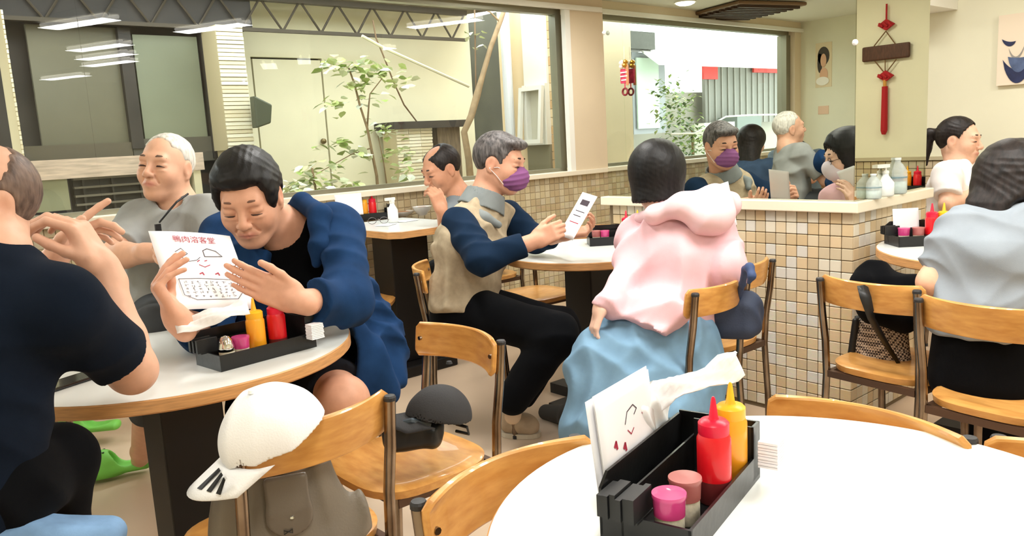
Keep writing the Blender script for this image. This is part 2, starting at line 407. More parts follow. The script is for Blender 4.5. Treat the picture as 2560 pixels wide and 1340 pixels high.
# end wall: wainscot tiles, dado rail, little soffit
cells = [(y, .95-z*TP) for y in np.arange(Y0+.03, YW, TP) for z in range(19)]
we = MB().box((X1-.012, Y0, 0), (X1-.001, YW, .98)); wain = struct(we.build('wall_wainscot', GROUT)); tm3 = tm.copy()
tile_field(wain, cells, tm3, TILE2, TILE2S, 60, lambda c: (abs(c[0]-1.95) > .25, -c[1]), lambda a, z: ((X1-.012, a, z), -PI/2))
struct(MB().box((X1-.03, Y0, .978), (X1, YW, 1.0)).build('trim_5', mat('dado_rail', (190, 180, 150), .5)))
struct(MB().box((X1-.4, 1.95, 1.87), (X1-.001, 2.6, CEIL)).build('trim_6', WHITEP))
# ceiling tube fittings
def tube_fit(first=[]):
    for i, (x, y, r) in enumerate(TUBES):
        if i == 0:
            t = thing('ceiling_light', 'x', 'light', (x, y, CEIL), r); MB().box((-.1, -.34, -.04), (.1, .34, -.001)).bevel(.008).build('housing', WHITEP, t)
            for q in (-.045, .045): MB().tube([(q, -.31, -.055), (q, .31, -.055)], .013, 12).build('tube', TUBEM, t)
            first.append(t)
        else: t = dup(first[0], (x, y, CEIL), r)
        t['label'] = 'white twin tube ceiling light of a set partly mirrored in the window glass, partly added for even light'; t['group'] = 'twin tube ceiling lights'
tube_fit()
# ---- recessed lamps, vent and things on the walls
def downlight(p, lab):
    t = thing('downlight', lab, 'light', (p[0], p[1], CEIL)); MB().lathe([(.075, -.012), (.085, -.012), (.088, -.001), (.06, -.001)], 24).build('trim_ring', WHITEP, t)
    MB().lathe([(.072, -.02), (.05, -.03), (0, -.034)], 24).build('lens', TUBEM, t)
downlight((-1.842, 3.968, 2.240), 'round white ceiling downlight seen in the mirror above the woman portrait')
downlight((0.714, 3.932, 2.240), 'round white ceiling downlight seen in the mirror beside the brown ceiling grille')
t = thing('ceiling_grille', 'brown slatted ceiling grille seen at the top of the big mirror', 'vent', (-0.097, 3.911, 2.245), .3)
BRONZE = mat('bronze_paint', (120, 92, 66), .4, .3)
MB().box((-.36, -.36, -.03), (.36, .36, -.001)).bevel(.01).build('grille_body', BRONZE, t)
for k in range(9): MB().box((-.32, -.32+.075*k, -.05), (.32, -.29+.075*k, -.03)).build('slat', mat('bronze_dark', (70, 50, 36), .5), t)
o = MB().lathe([(.05, -.01), (.05, -.001)], 20, (-0.591, 3.960, 2.249)).build('ceiling_speaker', mat('dark_mesh', (60, 58, 50), .7)); tag(o, 'small dark round ceiling speaker seen in the mirror', 'speaker')
# portrait poster and pink notice on the rear wall
PAP = mat('paper_white', (244, 243, 246), .7, nz=(8, .03))
def rear_sheet(name, u0v0, u1v1, m, off=.004, parent=None):
    a, b = u0v0, u1v1; ya, yb = min(a[1], b[1]), max(a[1], b[1]); za, zb = min(a[2], b[2]), max(a[2], b[2])
    return bx(name, (X0, ya, za), (X0+off, yb, zb), m, parent)
o = rear_sheet('poster', (-1.620, 4.043, 2.025), (-1.620, 3.875, 1.593), mat('poster_cream', (232, 214, 178), .6)); tag(o, 'tall cream portrait poster on the rear wall, seen in the mirror', 'poster')
HAIRP = mat('poster_dark', (70, 62, 52), .6); SKINP = mat('poster_skin', (226, 178, 142), .6); PWH = mat('poster_white', (246, 240, 226), .6)
pa, pb_ = (-1.620, 4.043, 2.025), (-1.620, 3.875, 1.593); cy = (pa[1]+pb_[1])/2; hw = abs(pa[1]-pb_[1])/2; zt = max(pa[2], pb_[2]); hh = abs(pa[2]-pb_[2])
def ellp(cy, cz, ry, rz, x, n=20): return [(x, cy+ry*math.cos(k*2*PI/n), cz+rz*math.sin(k*2*PI/n)) for k in range(n)]
def flat(name, pts, m, parent, thick=(.0012, 0, 0)):
    b = MB(); a = [b.bm.verts.new(p) for p in pts]; c = [b.bm.verts.new(Vector(p)+Vector(thick)) for p in pts]; n = len(pts)
    b.bm.faces.new(a); b.bm.faces.new(c[::-1])
    for i in range(n): b.bm.faces.new((a[i], c[i], c[(i+1) % n], a[(i+1) % n]))
    return b.build(name, m, parent)
for (dy, dz, ry, rz, m, x) in ((0, .30, .72, .26, HAIRP, .005), (.45, .45, .3, .28, HAIRP, .005), (0, .40, .36, .19, SKINP, .007), (-.05, .72, .5, .2, SKINP, .006), (.1, .86, .8, .12, PWH, .008)):
    flat('print', ellp(cy+dy*hw, zt-dz*hh, ry*hw, rz*hh*.8, X0+x), m, o)
o = rear_sheet('notice', (-1.620, 4.013, 1.410), (-1.620, 3.904, 1.328), mat('notice_pink', (232, 196, 168), .7)); tag(o, 'small pale pink paper notice below the portrait poster, seen in the mirror', 'notice')
# canvas of two tea bowls on the end wall
a, b = (5.298, 1.716, 1.798), (5.298, 1.479, 1.402)
pic = bx('canvas_picture', (X1-.03, min(a[1], b[1]), b[2]), (X1-.001, max(a[1], b[1]), a[2]), mat('canvas', (238, 222, 200), .7)); tag(pic, 'unframed canvas of blue tea bowls hanging on the cream end wall', 'picture')
INK = mat('ink_blue', (38, 46, 84), .6, nz=(20, .5)); INK2 = mat('ink_grey', (150, 146, 140), .6); INK3 = mat('ink_mid', (92, 110, 150), .6, nz=(14, .4))
def bowl(pl, pr, dip, m, rim):
    """a crescent brush stroke from pl to pr on the canvas, sagging by dip"""
    pl, pr = Vector(pl), Vector(pr); lo, up = [], []
    for k in range(15):
        t = k/14; p = pl.lerp(pr, t); s = 4*t*(1-t); lo.append(p-Vector((0, 0, dip*s**.7))); up.append(p-Vector((0, 0, dip*rim*s)))
    flat('print', lo+up[::-1], m, pic, (-.0012, 0, 0))
bowl((5.268, 1.695, 1.664), (5.268, 1.623, 1.646), .035, INK, .25)
bowl((5.267, 1.686, 1.547), (5.267, 1.529, 1.552), .14, INK, .45)
bowl((5.266, 1.660, 1.562), (5.266, 1.549, 1.558), .09, INK3, .1)
bowl((5.268, 1.658, 1.611), (5.268, 1.578, 1.619), .07, INK2, .8)
# the red knot and plaque on the end wall (seen in the narrow mirror)
RED = mat('red_cord', (176, 24, 34), .7, bump=(200, .4)); DWOOD = mat('dark_wood', (84, 52, 36), .5, nz=(30, .4), stretch=(1, 6, 1))
kx = X1-.012
kp0 = (5.288, 0.588, 1.944); kt = thing('hanging_knot', 'red tasselled cord with a dark wooden plaque, seen in the narrow mirror', 'ornament', (kx, kp0[1], kp0[2]))
def kk(p): return (-.012, p[1]-kp0[1], p[2]-kp0[2])
MB().tube([kk((5.288, 0.597, 1.967)), kk((5.288, 0.597, 1.869))], .006, 8).build('loop_cord', RED, kt)
for q, nm in (((5.288, 0.597, 1.839), 'knot'), ((5.288, 0.598, 1.520), 'knot')):
    p = kk(q); b = MB()
    b.prism([(p[1]-.055, p[2]), (p[1], p[2]-.036), (p[1]+.055, p[2]), (p[1], p[2]+.036)], -.02, -.004)
    for v in b.bm.verts: v.co = Vector((v.co.z, v.co.x, v.co.y))
    for s in (-1, 0, 1): b.tube([(-.024, p[1]+.03*s-.012, p[2]+.012), (-.028, p[1]+.03*s, p[2]), (-.024, p[1]+.03*s+.012, p[2]-.012)], .008, 8)
    b.bevel(.002, 1).build(nm, RED, kt)
pl_, pr_ = kk((5.288, 0.445, 1.686)), kk((5.288, 0.748, 1.651)); zz = (pl_[2]+pr_[2])/2
MB().box((-.022, min(pl_[1], pr_[1]), zz-.047), (0, max(pl_[1], pr_[1]), zz+.047)).bevel(.01, 3).build('plaque', DWOOD, kt)
pm = (pl_[1]+pr_[1])/2
for a, b in (((5.288, 0.595, 1.800), (5.288, 0.520, 1.715)), ((5.288, 0.595, 1.800), (5.288, 0.663, 1.703)), ((5.288, 0.522, 1.629), (5.288, 0.590, 1.541)), ((5.288, 0.665, 1.618), (5.288, 0.601, 1.540)), ((5.288, 0.594, 1.621), (5.288, 0.595, 1.541))):
    MB().tube([kk(a), kk(b)], .0035, 6).build('cord', mat('brown_cord', (120, 90, 60), .8), kt)
MB().tube([kk((5.288, 0.594, 1.496)), kk((5.288, 0.595, 1.455))], .011, 10).build('bead', mat('bead_amber', (206, 150, 70), .3), kt)
MB().tube([kk((5.288, 0.595, 1.455)), kk((5.288, 0.595, 1.175)), kk((5.288, 0.593, 1.149))], [.018, .021, .012], 12).build('tassel', RED, kt)
# the good-luck mobile at the mirror's edge
ob = (3.035, 2.615, 1.524)
t = thing('lucky_mobile', 'red and white lucky charm mobile hanging at the big mirror edge', 'ornament', ob)
ORN = mat('charm_pink', (214, 60, 92), .35, nz=(40, .5)); GOLD = mat('charm_gold', (190, 140, 50), .3, .6); OWH = mat('charm_white', (240, 226, 214), .4)
b = MB().box((-.008, -.026, -.035), (.0, .026, .035)).bevel(.004); b.build('charm_card', ORN, t)
MB().box((-.011, -.03, -.045), (-.008, -.012, .05)).bevel(.001, 1).build('charm_edge', mat('charm_tan', (190, 130, 90), .5), t)
for z, w in ((.018, .02), (0, .022), (-.018, .016)): MB().box((-.0115, -w, z-.004), (-.008, w, z+.002)).build('charm_band', OWH, t)
for y, z, r in ((.012, .062, .016), (-.012, .066, .013), (.016, .046, .012), (-.008, .05, .014)): MB().lathe([(.0, -r), (r*.8, -r*.5), (r, 0), (r*.8, r*.5), (0, r)], 12, (-.008, y, z)).build('charm_ball', OWH if y > 0 else GOLD, t)
b = MB(); b.tube([(-.004, .016*math.sin(k*PI/6), -.075+.016*math.cos(k*PI/6)) for k in range(13)], .005, 8, False); b.build('charm_ring', mat('charm_maroon', (120, 30, 40), .3), t)
MB().tube([(-.004, 0, .08), (-.002, 0, .14)], .0012, 6).build('thread', OWH, t)
MB().tube([(-.004, 0, -.06), (-.004, 0, -.035)], .003, 6).build('thread', ORN, t)
for p, lab in (((3.040, 2.744, 1.745), 'small clear suction hook on the big mirror near the window'), ((3.040, 1.476, 1.541), 'small clear suction hook at the pier corner by the knot')):
    o = MB().lathe([(.011, 0), (.012, .004), (.006, .008), (.004, .014), (0, .016)], 14).build('suction_hook', mat('clear_plastic', (250, 250, 250), .1, spec=.8), None, True); o.location = p; o.rotation_euler = (0, -PI/2, 0); tag(o, lab, 'hook')
# ================================================================ courtyard beyond the window
YF = 5.8
STUC = mat('stucco_cream', (232, 225, 194), .8, nz=(2, .08)); RIB = ramp_mat('rib_tile', [(232, 224, 196), (224, 212, 180), (238, 232, 210)], True, .6)
DARKW = mat('dark_steel', (52, 47, 42), .6, nz=(4, .3)); DKG = mat('dark_recess', (72, 70, 56), .7, nz=(3, .3)); GREYP = mat('pane_dark', (104, 100, 82), .25, nz=(1.5, .2)); GREYQ = mat('pane_green', (122, 126, 106), .25, nz=(1.5, .15))
CONC = mat('yard_concrete', (188, 182, 168), .9, nz=(3, .15))
struct(bx('ground', (-7, YW+.2, -.2), (9, 10, -.1), CONC))
def wall_rect(name, p, q, d, m, parent=None):
    """box whose front face runs from corner p to corner q in the plane of p, d deep behind it"""
    return bx(name, (min(p[0], q[0]), p[1], min(p[2], q[2])), (max(p[0], q[0]), p[1]+d, max(p[2], q[2])), m, parent)
wc = MB().box((2.42, YF, -.1), (3.12-.57, YF+.2, 2.45)); wc.box((3.13, YF, -.1), (4.62, YF+.2, 2.45)); wc.box((2.55, YF, 1.96), (3.13, YF+.2, 2.45)); wc.box((2.55, YF+.06, -.1), (3.13, YF+.2, 1.96), mi=1)
struct(wc.build('wall_courtyard', [STUC, DARKW]))
dr = struct(bx('door_1', (2.563, YF+.0, -.1), (3.115, YF+.05, 1.945), STUC)); MB().lathe([(.012, 0), (.022, .015), (.02, .035), (0, .045)], 14).build('door_knob', mat('brass_old', (120, 104, 70), .4, .7), dr); dr.children[0].location = (3.07, YF, 1.32); dr.children[0].rotation_euler = (PI/2, 0, 0)
# far white block above, dark bay at the far end
struct(bx('wall_neighbour', (-1, 9.2, -.1), (9, 9.4, 3.4), mat('neighbour_white', (240, 238, 228), .8, nz=(2, .05))))
struct(MB().box((4.6, 6.9, -.1), (5.7, 7.0, 2.5)).box((5.3, 5.8, -.1), (5.4, 6.9, 2.5)).build('wall_bay', DKG))
# left building with the dark window
yl = 5.35
lw = MB().box((.2, yl+.25, -.1), (2.42, yl+.4, 3)); struct(lw.build('wall_outer', DARKW))
dw = thing('dark_window', 'large unlit sliding window of the building across the yard', 'window', (0, 0, 0))
wall_rect('pane', (1.061, 5.500, 2.077), (1.582, 5.500, 1.326), .03, GREYP, dw); wall_rect('pane', (1.642, 5.470, 2.038), (2.046, 5.470, 1.367), .03, GREYQ, dw)
wall_rect('panel', (1.559, 5.460, 1.386), (2.094, 5.460, 1.224), .03, mat('panel_dark', (84, 80, 70), .6), dw); wall_rect('panel', (0.960, 5.460, 1.369), (1.555, 5.460, 1.260), .03, mat('panel_brown', (92, 84, 68), .6), dw)
wall_rect('window_frame', (1.016, 5.450, 2.135), (2.195, 5.450, 2.136), .06, mat('frame_grey', (96, 90, 78), .6), dw); wall_rect('window_frame', (2.128, 5.440, 2.121), (2.063, 5.440, 1.238), .06, DARKW, dw); wall_rect('window_frame', (1.627, 5.450, 2.074), (1.553, 5.450, 1.326), .05, DARKW, dw)
def ribbed(name, p, q, d, lab, pitch=.026):
    """a pier faced with thin split tiles in courses"""
    t = wall_rect(name, p, q, d, mat('pier_grout', (190, 176, 140), .9)); b = MB(); x0, x1 = sorted((p[0], q[0])); z0, z1 = sorted((p[2], q[2])); z = z0
    while z < z1-.004:
        n = max(1, int((x1-x0)/.11)); off = random.random()*.05
        for i in range(n):
            w = (x1-x0)/n; e = random.uniform(.006, .014)
            b.box((x0+i*w+.001, p[1]-e, z+.002), (x0+(i+1)*w-.001, p[1], min(z+pitch-.003, z1)))
        z += pitch
    o = b.build('split_tiles', RIB, t); o['kind'] = 'stuff'; return struct(t)
ribbed('pillar_1', (2.069, 5.200, 2.080), (2.248, 5.200, 1.285), .25, '')
ribbed('pillar_2', (2.089, 5.240, 1.429), (2.238, 5.240, 0.887), .25, '')
ribbed('pillar_3', (0.906, 5.200, 2.103), (0.895, 5.200, 1.244), .25, '')
struct(bx('pillar_4', (.26, 4.86, -.1), (.70, 5.1, 2.7), BEIGEW))
# bench housing with grille under the dark window
ac = thing('air_conditioner_housing', 'long outdoor housing with dark slatted grille under a pale ledge', 'air conditioner', (0, 0, 0))
wall_rect('ledge', (0.858, 5.050, 1.280), (1.847, 5.050, 1.171), .22, mat('ledge_wood', (206, 184, 166), .7, nz=(8, .3), stretch=(1, 8, 8)), ac)
wall_rect('side_panel', (0.868, 5.080, 1.227), (1.076, 5.080, 0.995), .2, mat('panel_sage', (150, 150, 122), .7, nz=(5, .12)), ac)
wall_rect('back_panel', (1.117, 5.140, 1.211), (1.761, 5.140, 0.936), .1, DARKW, ac)
pa, pb_ = (1.110, 5.100, 1.197), (1.734, 5.100, 0.952)
for k in range(5):
    z = pb_[2]+(pa[2]-pb_[2])*(k+.2)/5; bx('slat', (pa[0], 5.09, z), (pb_[0], 5.13, z+.012), mat('slat_grey', (110, 104, 92), .5), ac)
for k in range(4):
    x = pa[0]+(pb_[0]-pa[0])*(k+.3)/4; bx('slat', (x, 5.1, pb_[2]), (x+.01, 5.125, pa[2]), DARKW, ac)
wall_rect('leg', (1.778, 5.060, 1.230), (1.823, 5.060, 0.932), .1, mat('post_cream', (214, 204, 172), .7), ac)
# roof truss and tin roof
tr = thing('roof_truss', 'dark steel lattice truss under the tin roof across the yard', 'truss', (0, 0, 0))
TRU = mat('truss_steel', (74, 66, 54), .6, .3)
yt = 5.4; ta, tb = Vector((0.700, 5.400, 2.104)), Vector((4.270, 5.400, 2.089)); zt = .215; za = (ta.z+tb.z)/2-.005
MB().box((ta.x, yt-.015, za-.012), (tb.x, yt+.015, za+.012)).build('lower_chord', TRU, tr); MB().box((ta.x, yt-.03, za+zt-.02), (tb.x, yt+.03, za+zt+.018)).build('upper_chord', TRU, tr)
nb = 12; st = (tb.x-ta.x)/nb; me = None
for i in range(nb):
    for s in (0, 1):
        xa = ta.x+i*st; p = (xa, yt, za+zt) if s == 0 else (xa+st, yt, za+zt); q = (xa+st/2, yt, za)
        for e in (-.012, .012): pass
        MB().tube([p, q], .008, 6).build('web_bar', TRU, tr)
rf = MB(); xs = np.arange(.2, 4.62, .055)
g = [[(x, y, za+zt+.05+(y-5.2)*.06+.014*math.sin(x*2*PI/.16)) for x in xs] for y in (5.15, 5.9, 7.0)]
rf.sheet(g, .006); o = rf.build('tin_roof', mat('tin_roof', (120, 110, 96), .6, .3)); struct(o)
struct(bx('roof_lining', (.2, 5.42, za+.01), (2.42, 5.6, za+zt), DARKW))
# lamp on the pillar, cables, pole
o = MB().prism([(-.05, -.1), (.055, -.07), (.075, .05), (-.045, .11)], -.04, .04).bevel(.01).build('floodlight', mat('lamp_green', (70, 74, 58), .5)); o.location = (2.277, 5.120, 1.516); o.rotation_euler = (PI/2, 0, 0); tag(o, 'dark green floodlight fixed to the ribbed pillar outside', 'lamp')
o = MB().tube([(3.088, 5.100, 2.038), (3.264, 5.100, 1.960), (4.028, 5.100, 1.687)], .012, 8).build('diagonal_pole', mat('pole_pale', (206, 198, 170), .6)); tag(o, 'pale pole slanting down from the truss outside', 'pole')
for pts, lab in (([(3.251, 5.200, 2.171), (3.266, 5.200, 2.044), (3.328, 5.200, 1.893), (3.422, 5.250, 1.732), (3.568, 5.350, 1.566), (3.801, 5.500, 1.412)], 'thin dark cable running from the truss down to the cupboard'), ([(4.060, 5.000, 2.365), (4.037, 5.000, 1.972), (4.015, 5.000, 1.604)], 'thin reddish stem beside the crooked trunk')):
    o = MB().tube(pts, .006, 6).build('cable', mat('cable_brown', (120, 96, 70), .7)); tag(o, lab, 'cable')
t = ribbed('pillar_5', (3.568, 5.500, 1.406), (3.919, 5.500, 0.715), .2, '')
wk = thing('yard_cupboard', 'dark weathered cupboard with thin top behind the shrub', 'cupboard', (0, 0, 0))
wall_rect('body', (3.992, 5.520, 1.387), (4.231, 5.520, 0.684), .2, mat('weathered_wood', (112, 96, 76), .8, nz=(10, .4), stretch=(8, 8, 1)), wk); wall_rect('top', (3.524, 5.450, 1.440), (4.252, 5.450, 1.383), .3, DARKW, wk)
# right end of the yard: drain pipe, white casement, tiled wall
o = MB().tube([(4.86, 5.58, -.1), (4.86, 5.58, 1.2), (4.86, 5.58, 2.6)], .045, 14).build('drain_pipe', mat('pipe_grey', (214, 216, 218), .5)); tag(o, 'pale grey drain pipe at the end of the yard', 'pipe')
wt = MB().box((4.96, 4.5, -.1), (5.1, 5.8, 3.0)); tw = struct(wt.build('wall_annexe', mat('annexe_grout', (214, 190, 150), .8)))
TILE3 = ramp_mat('tile_peach', [(206, 176, 128), (196, 160, 112), (212, 190, 150), (202, 170, 124)]); tp = .074; me = tile_mesh(tp-.006, tp-.006)
cells = [(y, z) for y in np.arange(4.5, 5.1, tp) for z in np.arange(.2, 2.75, tp)]
tile_field(tw, cells, me, TILE3, TILE3, 300, lambda c: -c[1], lambda a, z: ((4.96, a+.037, z), -PI/2))
cw = thing('casement_window', 'white casement window standing ajar in the tiled annexe wall', 'window', (0, 0, 0)); WF = mat('white_frame', (220, 218, 208), .5)
b = MB(); y0, y1, z0, z1 = 5.14, 5.44, 1.19, 1.72
for lo, hi in (((4.9, y0, z0), (4.97, y0+.05, z1)), ((4.9, y1-.05, z0), (4.97, y1, z1)), ((4.902, y0+.05, z0), (4.958, y1-.05, z0+.05)), ((4.902, y0+.05, z1-.05), (4.958, y1-.05, z1))): b.box(lo, hi)
b.build('frame', WF, cw); bx('panel', (4.93, y0, z1), (4.958, y1, 2.5), WF, cw); bx('pane', (4.95, y0+.05, z0+.05), (4.955, y1-.05, z1-.05), mat('pane_pale', (196, 192, 172), .2), cw); bx('panel', (4.93, y0, .7), (4.965, y1, z0), mat('panel_olive', (122, 116, 92), .6), cw)
s = MB(); rot = Matrix.Rotation(.1, 3, 'Y')
for lo, hi in (((-.02, y0, -.5), (.012, y0+.035, 0)), ((-.02, y1-.035, -.5), (.012, y1, 0)), ((-.018, y0+.035, -.035), (.01, y1-.035, 0)), ((-.018, y0+.035, -.5), (.01, y1-.035, -.465))): s.box(lo, hi, rot, (4.88, 0, 1.70))
s.build('sash', WF, cw)
# trees
BARK = mat('bark', (150, 126, 96), .9, bump=(40, .5), nz=(20, .25)); LEAF = ramp_mat('leaf', [(214, 224, 160), (196, 210, 136), (232, 238, 200), (150, 172, 90), (240, 244, 226)], False, .4); LEAFS = ramp_mat('leaf_dense', [(92, 126, 50), (140, 164, 76), (64, 94, 44), (160, 176, 110)], True, .4)
def leaf_mesh():
    b = MB(); pts = [(0, 0, 0), (.28, .34, .03), (.62, .36, .02), (1, 0, -.12), (.62, -.36, .02), (.28, -.34, .03)]; c = b.bm.verts.new((.45, 0, -.03)); v = [b.bm.verts.new(p) for p in pts]
    for i in range(6): b.bm.faces.new((c, v[i], v[(i+1) % 6]))
    me = bpy.data.meshes.new('leaf'); b.bm.to_mesh(me); b.bm.free(); me.materials.append(LEAF); return me
LM = leaf_mesh()
def leaves(parent, clusters, n, spread, size):
    for c in clusters:
        for k in range(n):
            o = bpy.data.objects.new('leaf', LM); COL.objects.link(o); o.parent = parent
            o.location = [c[i]+random.gauss(0, spread[i])*.55 for i in range(3)]; o.rotation_euler = (random.uniform(-.6, .6), random.uniform(-.3, .6), random.uniform(0, 6.28)); o.scale = (random.uniform(.8, 1.25)*size,)*3
t = thing('crooked_tree', 'bare crooked trunk rising past the drain pipe outside', 'tree', (0, 0, 0))
MB().tube([(3.874, 4.950, 0.735), (3.864, 4.950, 1.112), (3.835, 4.950, 1.328), (3.915, 4.950, 1.448), (3.983, 4.950, 1.601), (4.052, 4.950, 1.754), (4.150, 4.950, 1.970), (4.274, 4.950, 2.189), (4.387, 4.950, 2.410)], [.032, .028, .026, .028, .03, .022, .02, .02, .018], 10).build('trunk', BARK, t, True)
MB().tube([(4.264, 4.950, 2.173), (4.167, 4.950, 2.244), (4.030, 4.950, 2.280)], [.008, .006, .004], 6).build('branch', BARK, t)
leaves(t, [(4.046, 4.950, 1.982), (3.973, 4.950, 2.069), (4.073, 4.950, 2.073)], 3, (.06, .05, .04), .06)
t = thing('yard_shrub', 'spindly pale leaved shrub in front of the cream courtyard door', 'shrub', (0, 0, 0))
for pts, r in (([(3.053, 5.000, 0.814), (3.054, 5.000, 1.045), (3.027, 5.000, 1.246), (3.008, 5.000, 1.388), (2.965, 5.000, 1.542), (2.935, 5.000, 1.694), (2.901, 5.000, 1.802)], .012), ([(3.008, 5.000, 1.388), (3.037, 5.000, 1.550), (3.054, 5.000, 1.625), (3.182, 5.000, 1.751)], .007), ([(3.146, 5.020, 0.951), (3.135, 5.020, 1.126), (3.104, 5.020, 1.329)], .006), ([(3.027, 5.000, 1.246), (2.868, 5.000, 1.212), (2.609, 5.000, 1.104)], .005)):
    MB().tube(pts, [r*(1-.5*i/(len(pts)-1)) for i in range(len(pts))], 8).build('stem', BARK, t, True)
sp = (.10, .08, .05)
leaves(t, [(2.780, 5.000, 1.827), (2.892, 5.000, 1.835), (2.997, 4.980, 1.829), (2.905, 4.980, 1.706), (3.009, 5.020, 1.710), (3.117, 5.000, 1.764), (3.214, 5.000, 1.801), (3.328, 5.020, 1.711), (3.068, 5.000, 1.597), (2.796, 5.000, 1.564), (3.085, 4.980, 1.385), (3.141, 4.970, 1.340), (2.819, 5.000, 1.290), (2.920, 4.980, 1.206), (3.204, 4.980, 1.214), (3.307, 5.000, 1.168), (2.741, 5.000, 1.260)], 14, sp, .072)
t = thing('low_shrub', 'low pale shrub crowding the window sill outside', 'shrub', (0, 0, 0))
MB().tube([(2.526, 4.900, -0.075), (2.526, 4.900, 0.814), (2.514, 4.900, 0.977), (2.501, 4.900, 1.137)], .008, 8).build('stem', BARK, t)
leaves(t, [(2.528, 4.950, 1.147), (2.632, 4.950, 1.151), (2.392, 4.900, 1.060), (2.506, 4.900, 1.044), (2.639, 4.900, 1.034), (2.747, 4.900, 1.039), (3.297, 4.950, 1.042), (2.349, 4.880, 1.017), (2.504, 4.880, 0.983)], 12, sp, .072)
# yard stretch that shows only in the mirror
fw = thing('shop_window', 'white framed shop window across the yard, seen in the mirror', 'window', (0, 0, 0))
wall_rect('frame', (-1.401, 6.200, 2.186), (-2.032, 6.200, 1.230), .06, mat('frame_silver', (130, 134, 140), .4), fw); wall_rect('pane', (-1.449, 6.170, 2.120), (-1.868, 6.170, 1.292), .02, mat('pane_bright', (170, 186, 172), .2), fw)
o = wall_rect('vent_box', (-1.220, 6.100, 2.409), (-1.721, 6.100, 2.211), .3, mat('vent_black', (66, 66, 60), .6, nz=(30, .3))); tag(o, 'dark grilled vent box above the shop window, seen in the mirror', 'vent')
struct(bx('wall_shop', (-6, 6.6, -.1), (.2, 6.8, 1.75), mat('shop_wall', (150, 148, 138), .7)))
aw = MB(); a, b_ = Vector((-1.826, 5.900, 2.209)), Vector((-4.434, 5.900, 2.291)); aw.sheet([[(a.x+.5, 5.75, 2.0), (b_.x-1.2, 5.75, 2.0)], [(a.x, 6.7, 2.45), (b_.x-1.2, 6.7, 2.45)]], .02); o = aw.build('awning', mat('awning_white', (250, 248, 242), .6)); tag(o, 'white sloping awning over the shutters, seen in the mirror', 'awning')
sh = thing('roller_shutter', 'grey ribbed roller shutter under the white awning, seen in the mirror', 'shutter', (0, 0, 0)); p, q = (-3.175, 6.400, 2.280), (-5.355, 6.400, 1.301)
wall_rect('curtain', p, q, .05, mat('shutter_grey', (112, 112, 106), .5), sh); n = 14
for k in range(n): x = p[0]+(q[0]-p[0])*(k+.5)/n; bx('slat', (x-.012, 6.385, q[2]), (x+.012, 6.4, p[2]), mat('shutter_light', (128, 128, 122), .5), sh)
for a, b_, lab in (((-3.067, 6.340, 2.127), (-3.392, 6.340, 1.902), 'small red signboard beside the roller shutter, seen in the mirror'), ((-4.303, 6.340, 2.174), (-5.084, 6.340, 2.007), 'wide red signboard with white edge on the roller shutter, seen in the mirror')):
    o = wall_rect('signboard', a, b_, .03, mat('sign_red', (190, 44, 40), .5)); tag(o, lab, 'sign')
lv = thing('louvre_block', 'white louvred vent block with two columns of slots, seen in the mirror', 'vent', (0, 0, 0)); p, q = (-2.412, 5.900, 1.321), (-3.093, 5.900, 0.859)
wall_rect('block', p, q, .15, WF, lv)
for i in range(2):
    for j in range(5):
        xa = p[0]+(q[0]-p[0])*(.16+i*.4); xb = xa+(q[0]-p[0])*.3; zb = p[2]+(q[2]-p[2])*(.06+j*.19); bx('slot', (min(xa, xb), 5.885, zb-.06), (max(xa, xb), 5.9, zb), mat('slot_dark', (110, 110, 108), .6), lv)
o = wall_rect('utility_box', (-3.313, 6.000, 1.384), (-3.915, 6.000, 0.662), .3, mat('box_teal', (94, 104, 100), .5)); tag(o, 'dark teal utility box by the shutters, seen in the mirror', 'box')
sg = thing('bright_bush', 'bushy yellow green plant outside, seen in the mirror', 'bush', (0, 0, 0)); b = MB(); rr = random.Random(3); c0 = [(-0.854, 5.300, 1.669), (-1.127, 5.300, 1.542), (-0.912, 5.300, 1.398), (-1.229, 5.250, 1.260), (-1.259, 5.250, 1.043), (-1.045, 5.300, 1.183)]
for c in c0:
    for k in range(70):
        p = Vector(c)+Vector((rr.gauss(0, .1), rr.gauss(0, .08), rr.gauss(0, .09))); R = Matrix.Rotation(rr.uniform(0, 6.28), 3, 'Z') @ Matrix.Rotation(rr.uniform(-.8, .8), 3, 'Y'); v = [b.bm.verts.new(p+R @ Vector(w)*.07) for w in ((0, 0, 0), (.5, .32, .05), (1, 0, -.1), (.5, -.32, .05))]; b.bm.faces.new(v)
o = b.build('foliage', LEAFS, sg); o['kind'] = 'stuff'; q = Vector(c0[3]); MB().tube([(q.x, q.y, -.1), (q.x, q.y, q.z)], .015, 8).build('stem', BARK, sg)
o = MB().tube([(-0.509, 5.000, 1.216), (-0.913, 5.000, 1.209), (-1.199, 5.000, 1.283), (-1.497, 5.000, 1.368), (-1.968, 5.000, 1.374), (-2.739, 5.000, 1.367)], .009, 8).build('bent_rod', mat('rod_grey', (206, 200, 186), .4)); tag(o, 'thin bent rail outside the window, seen in the mirror', 'rail')
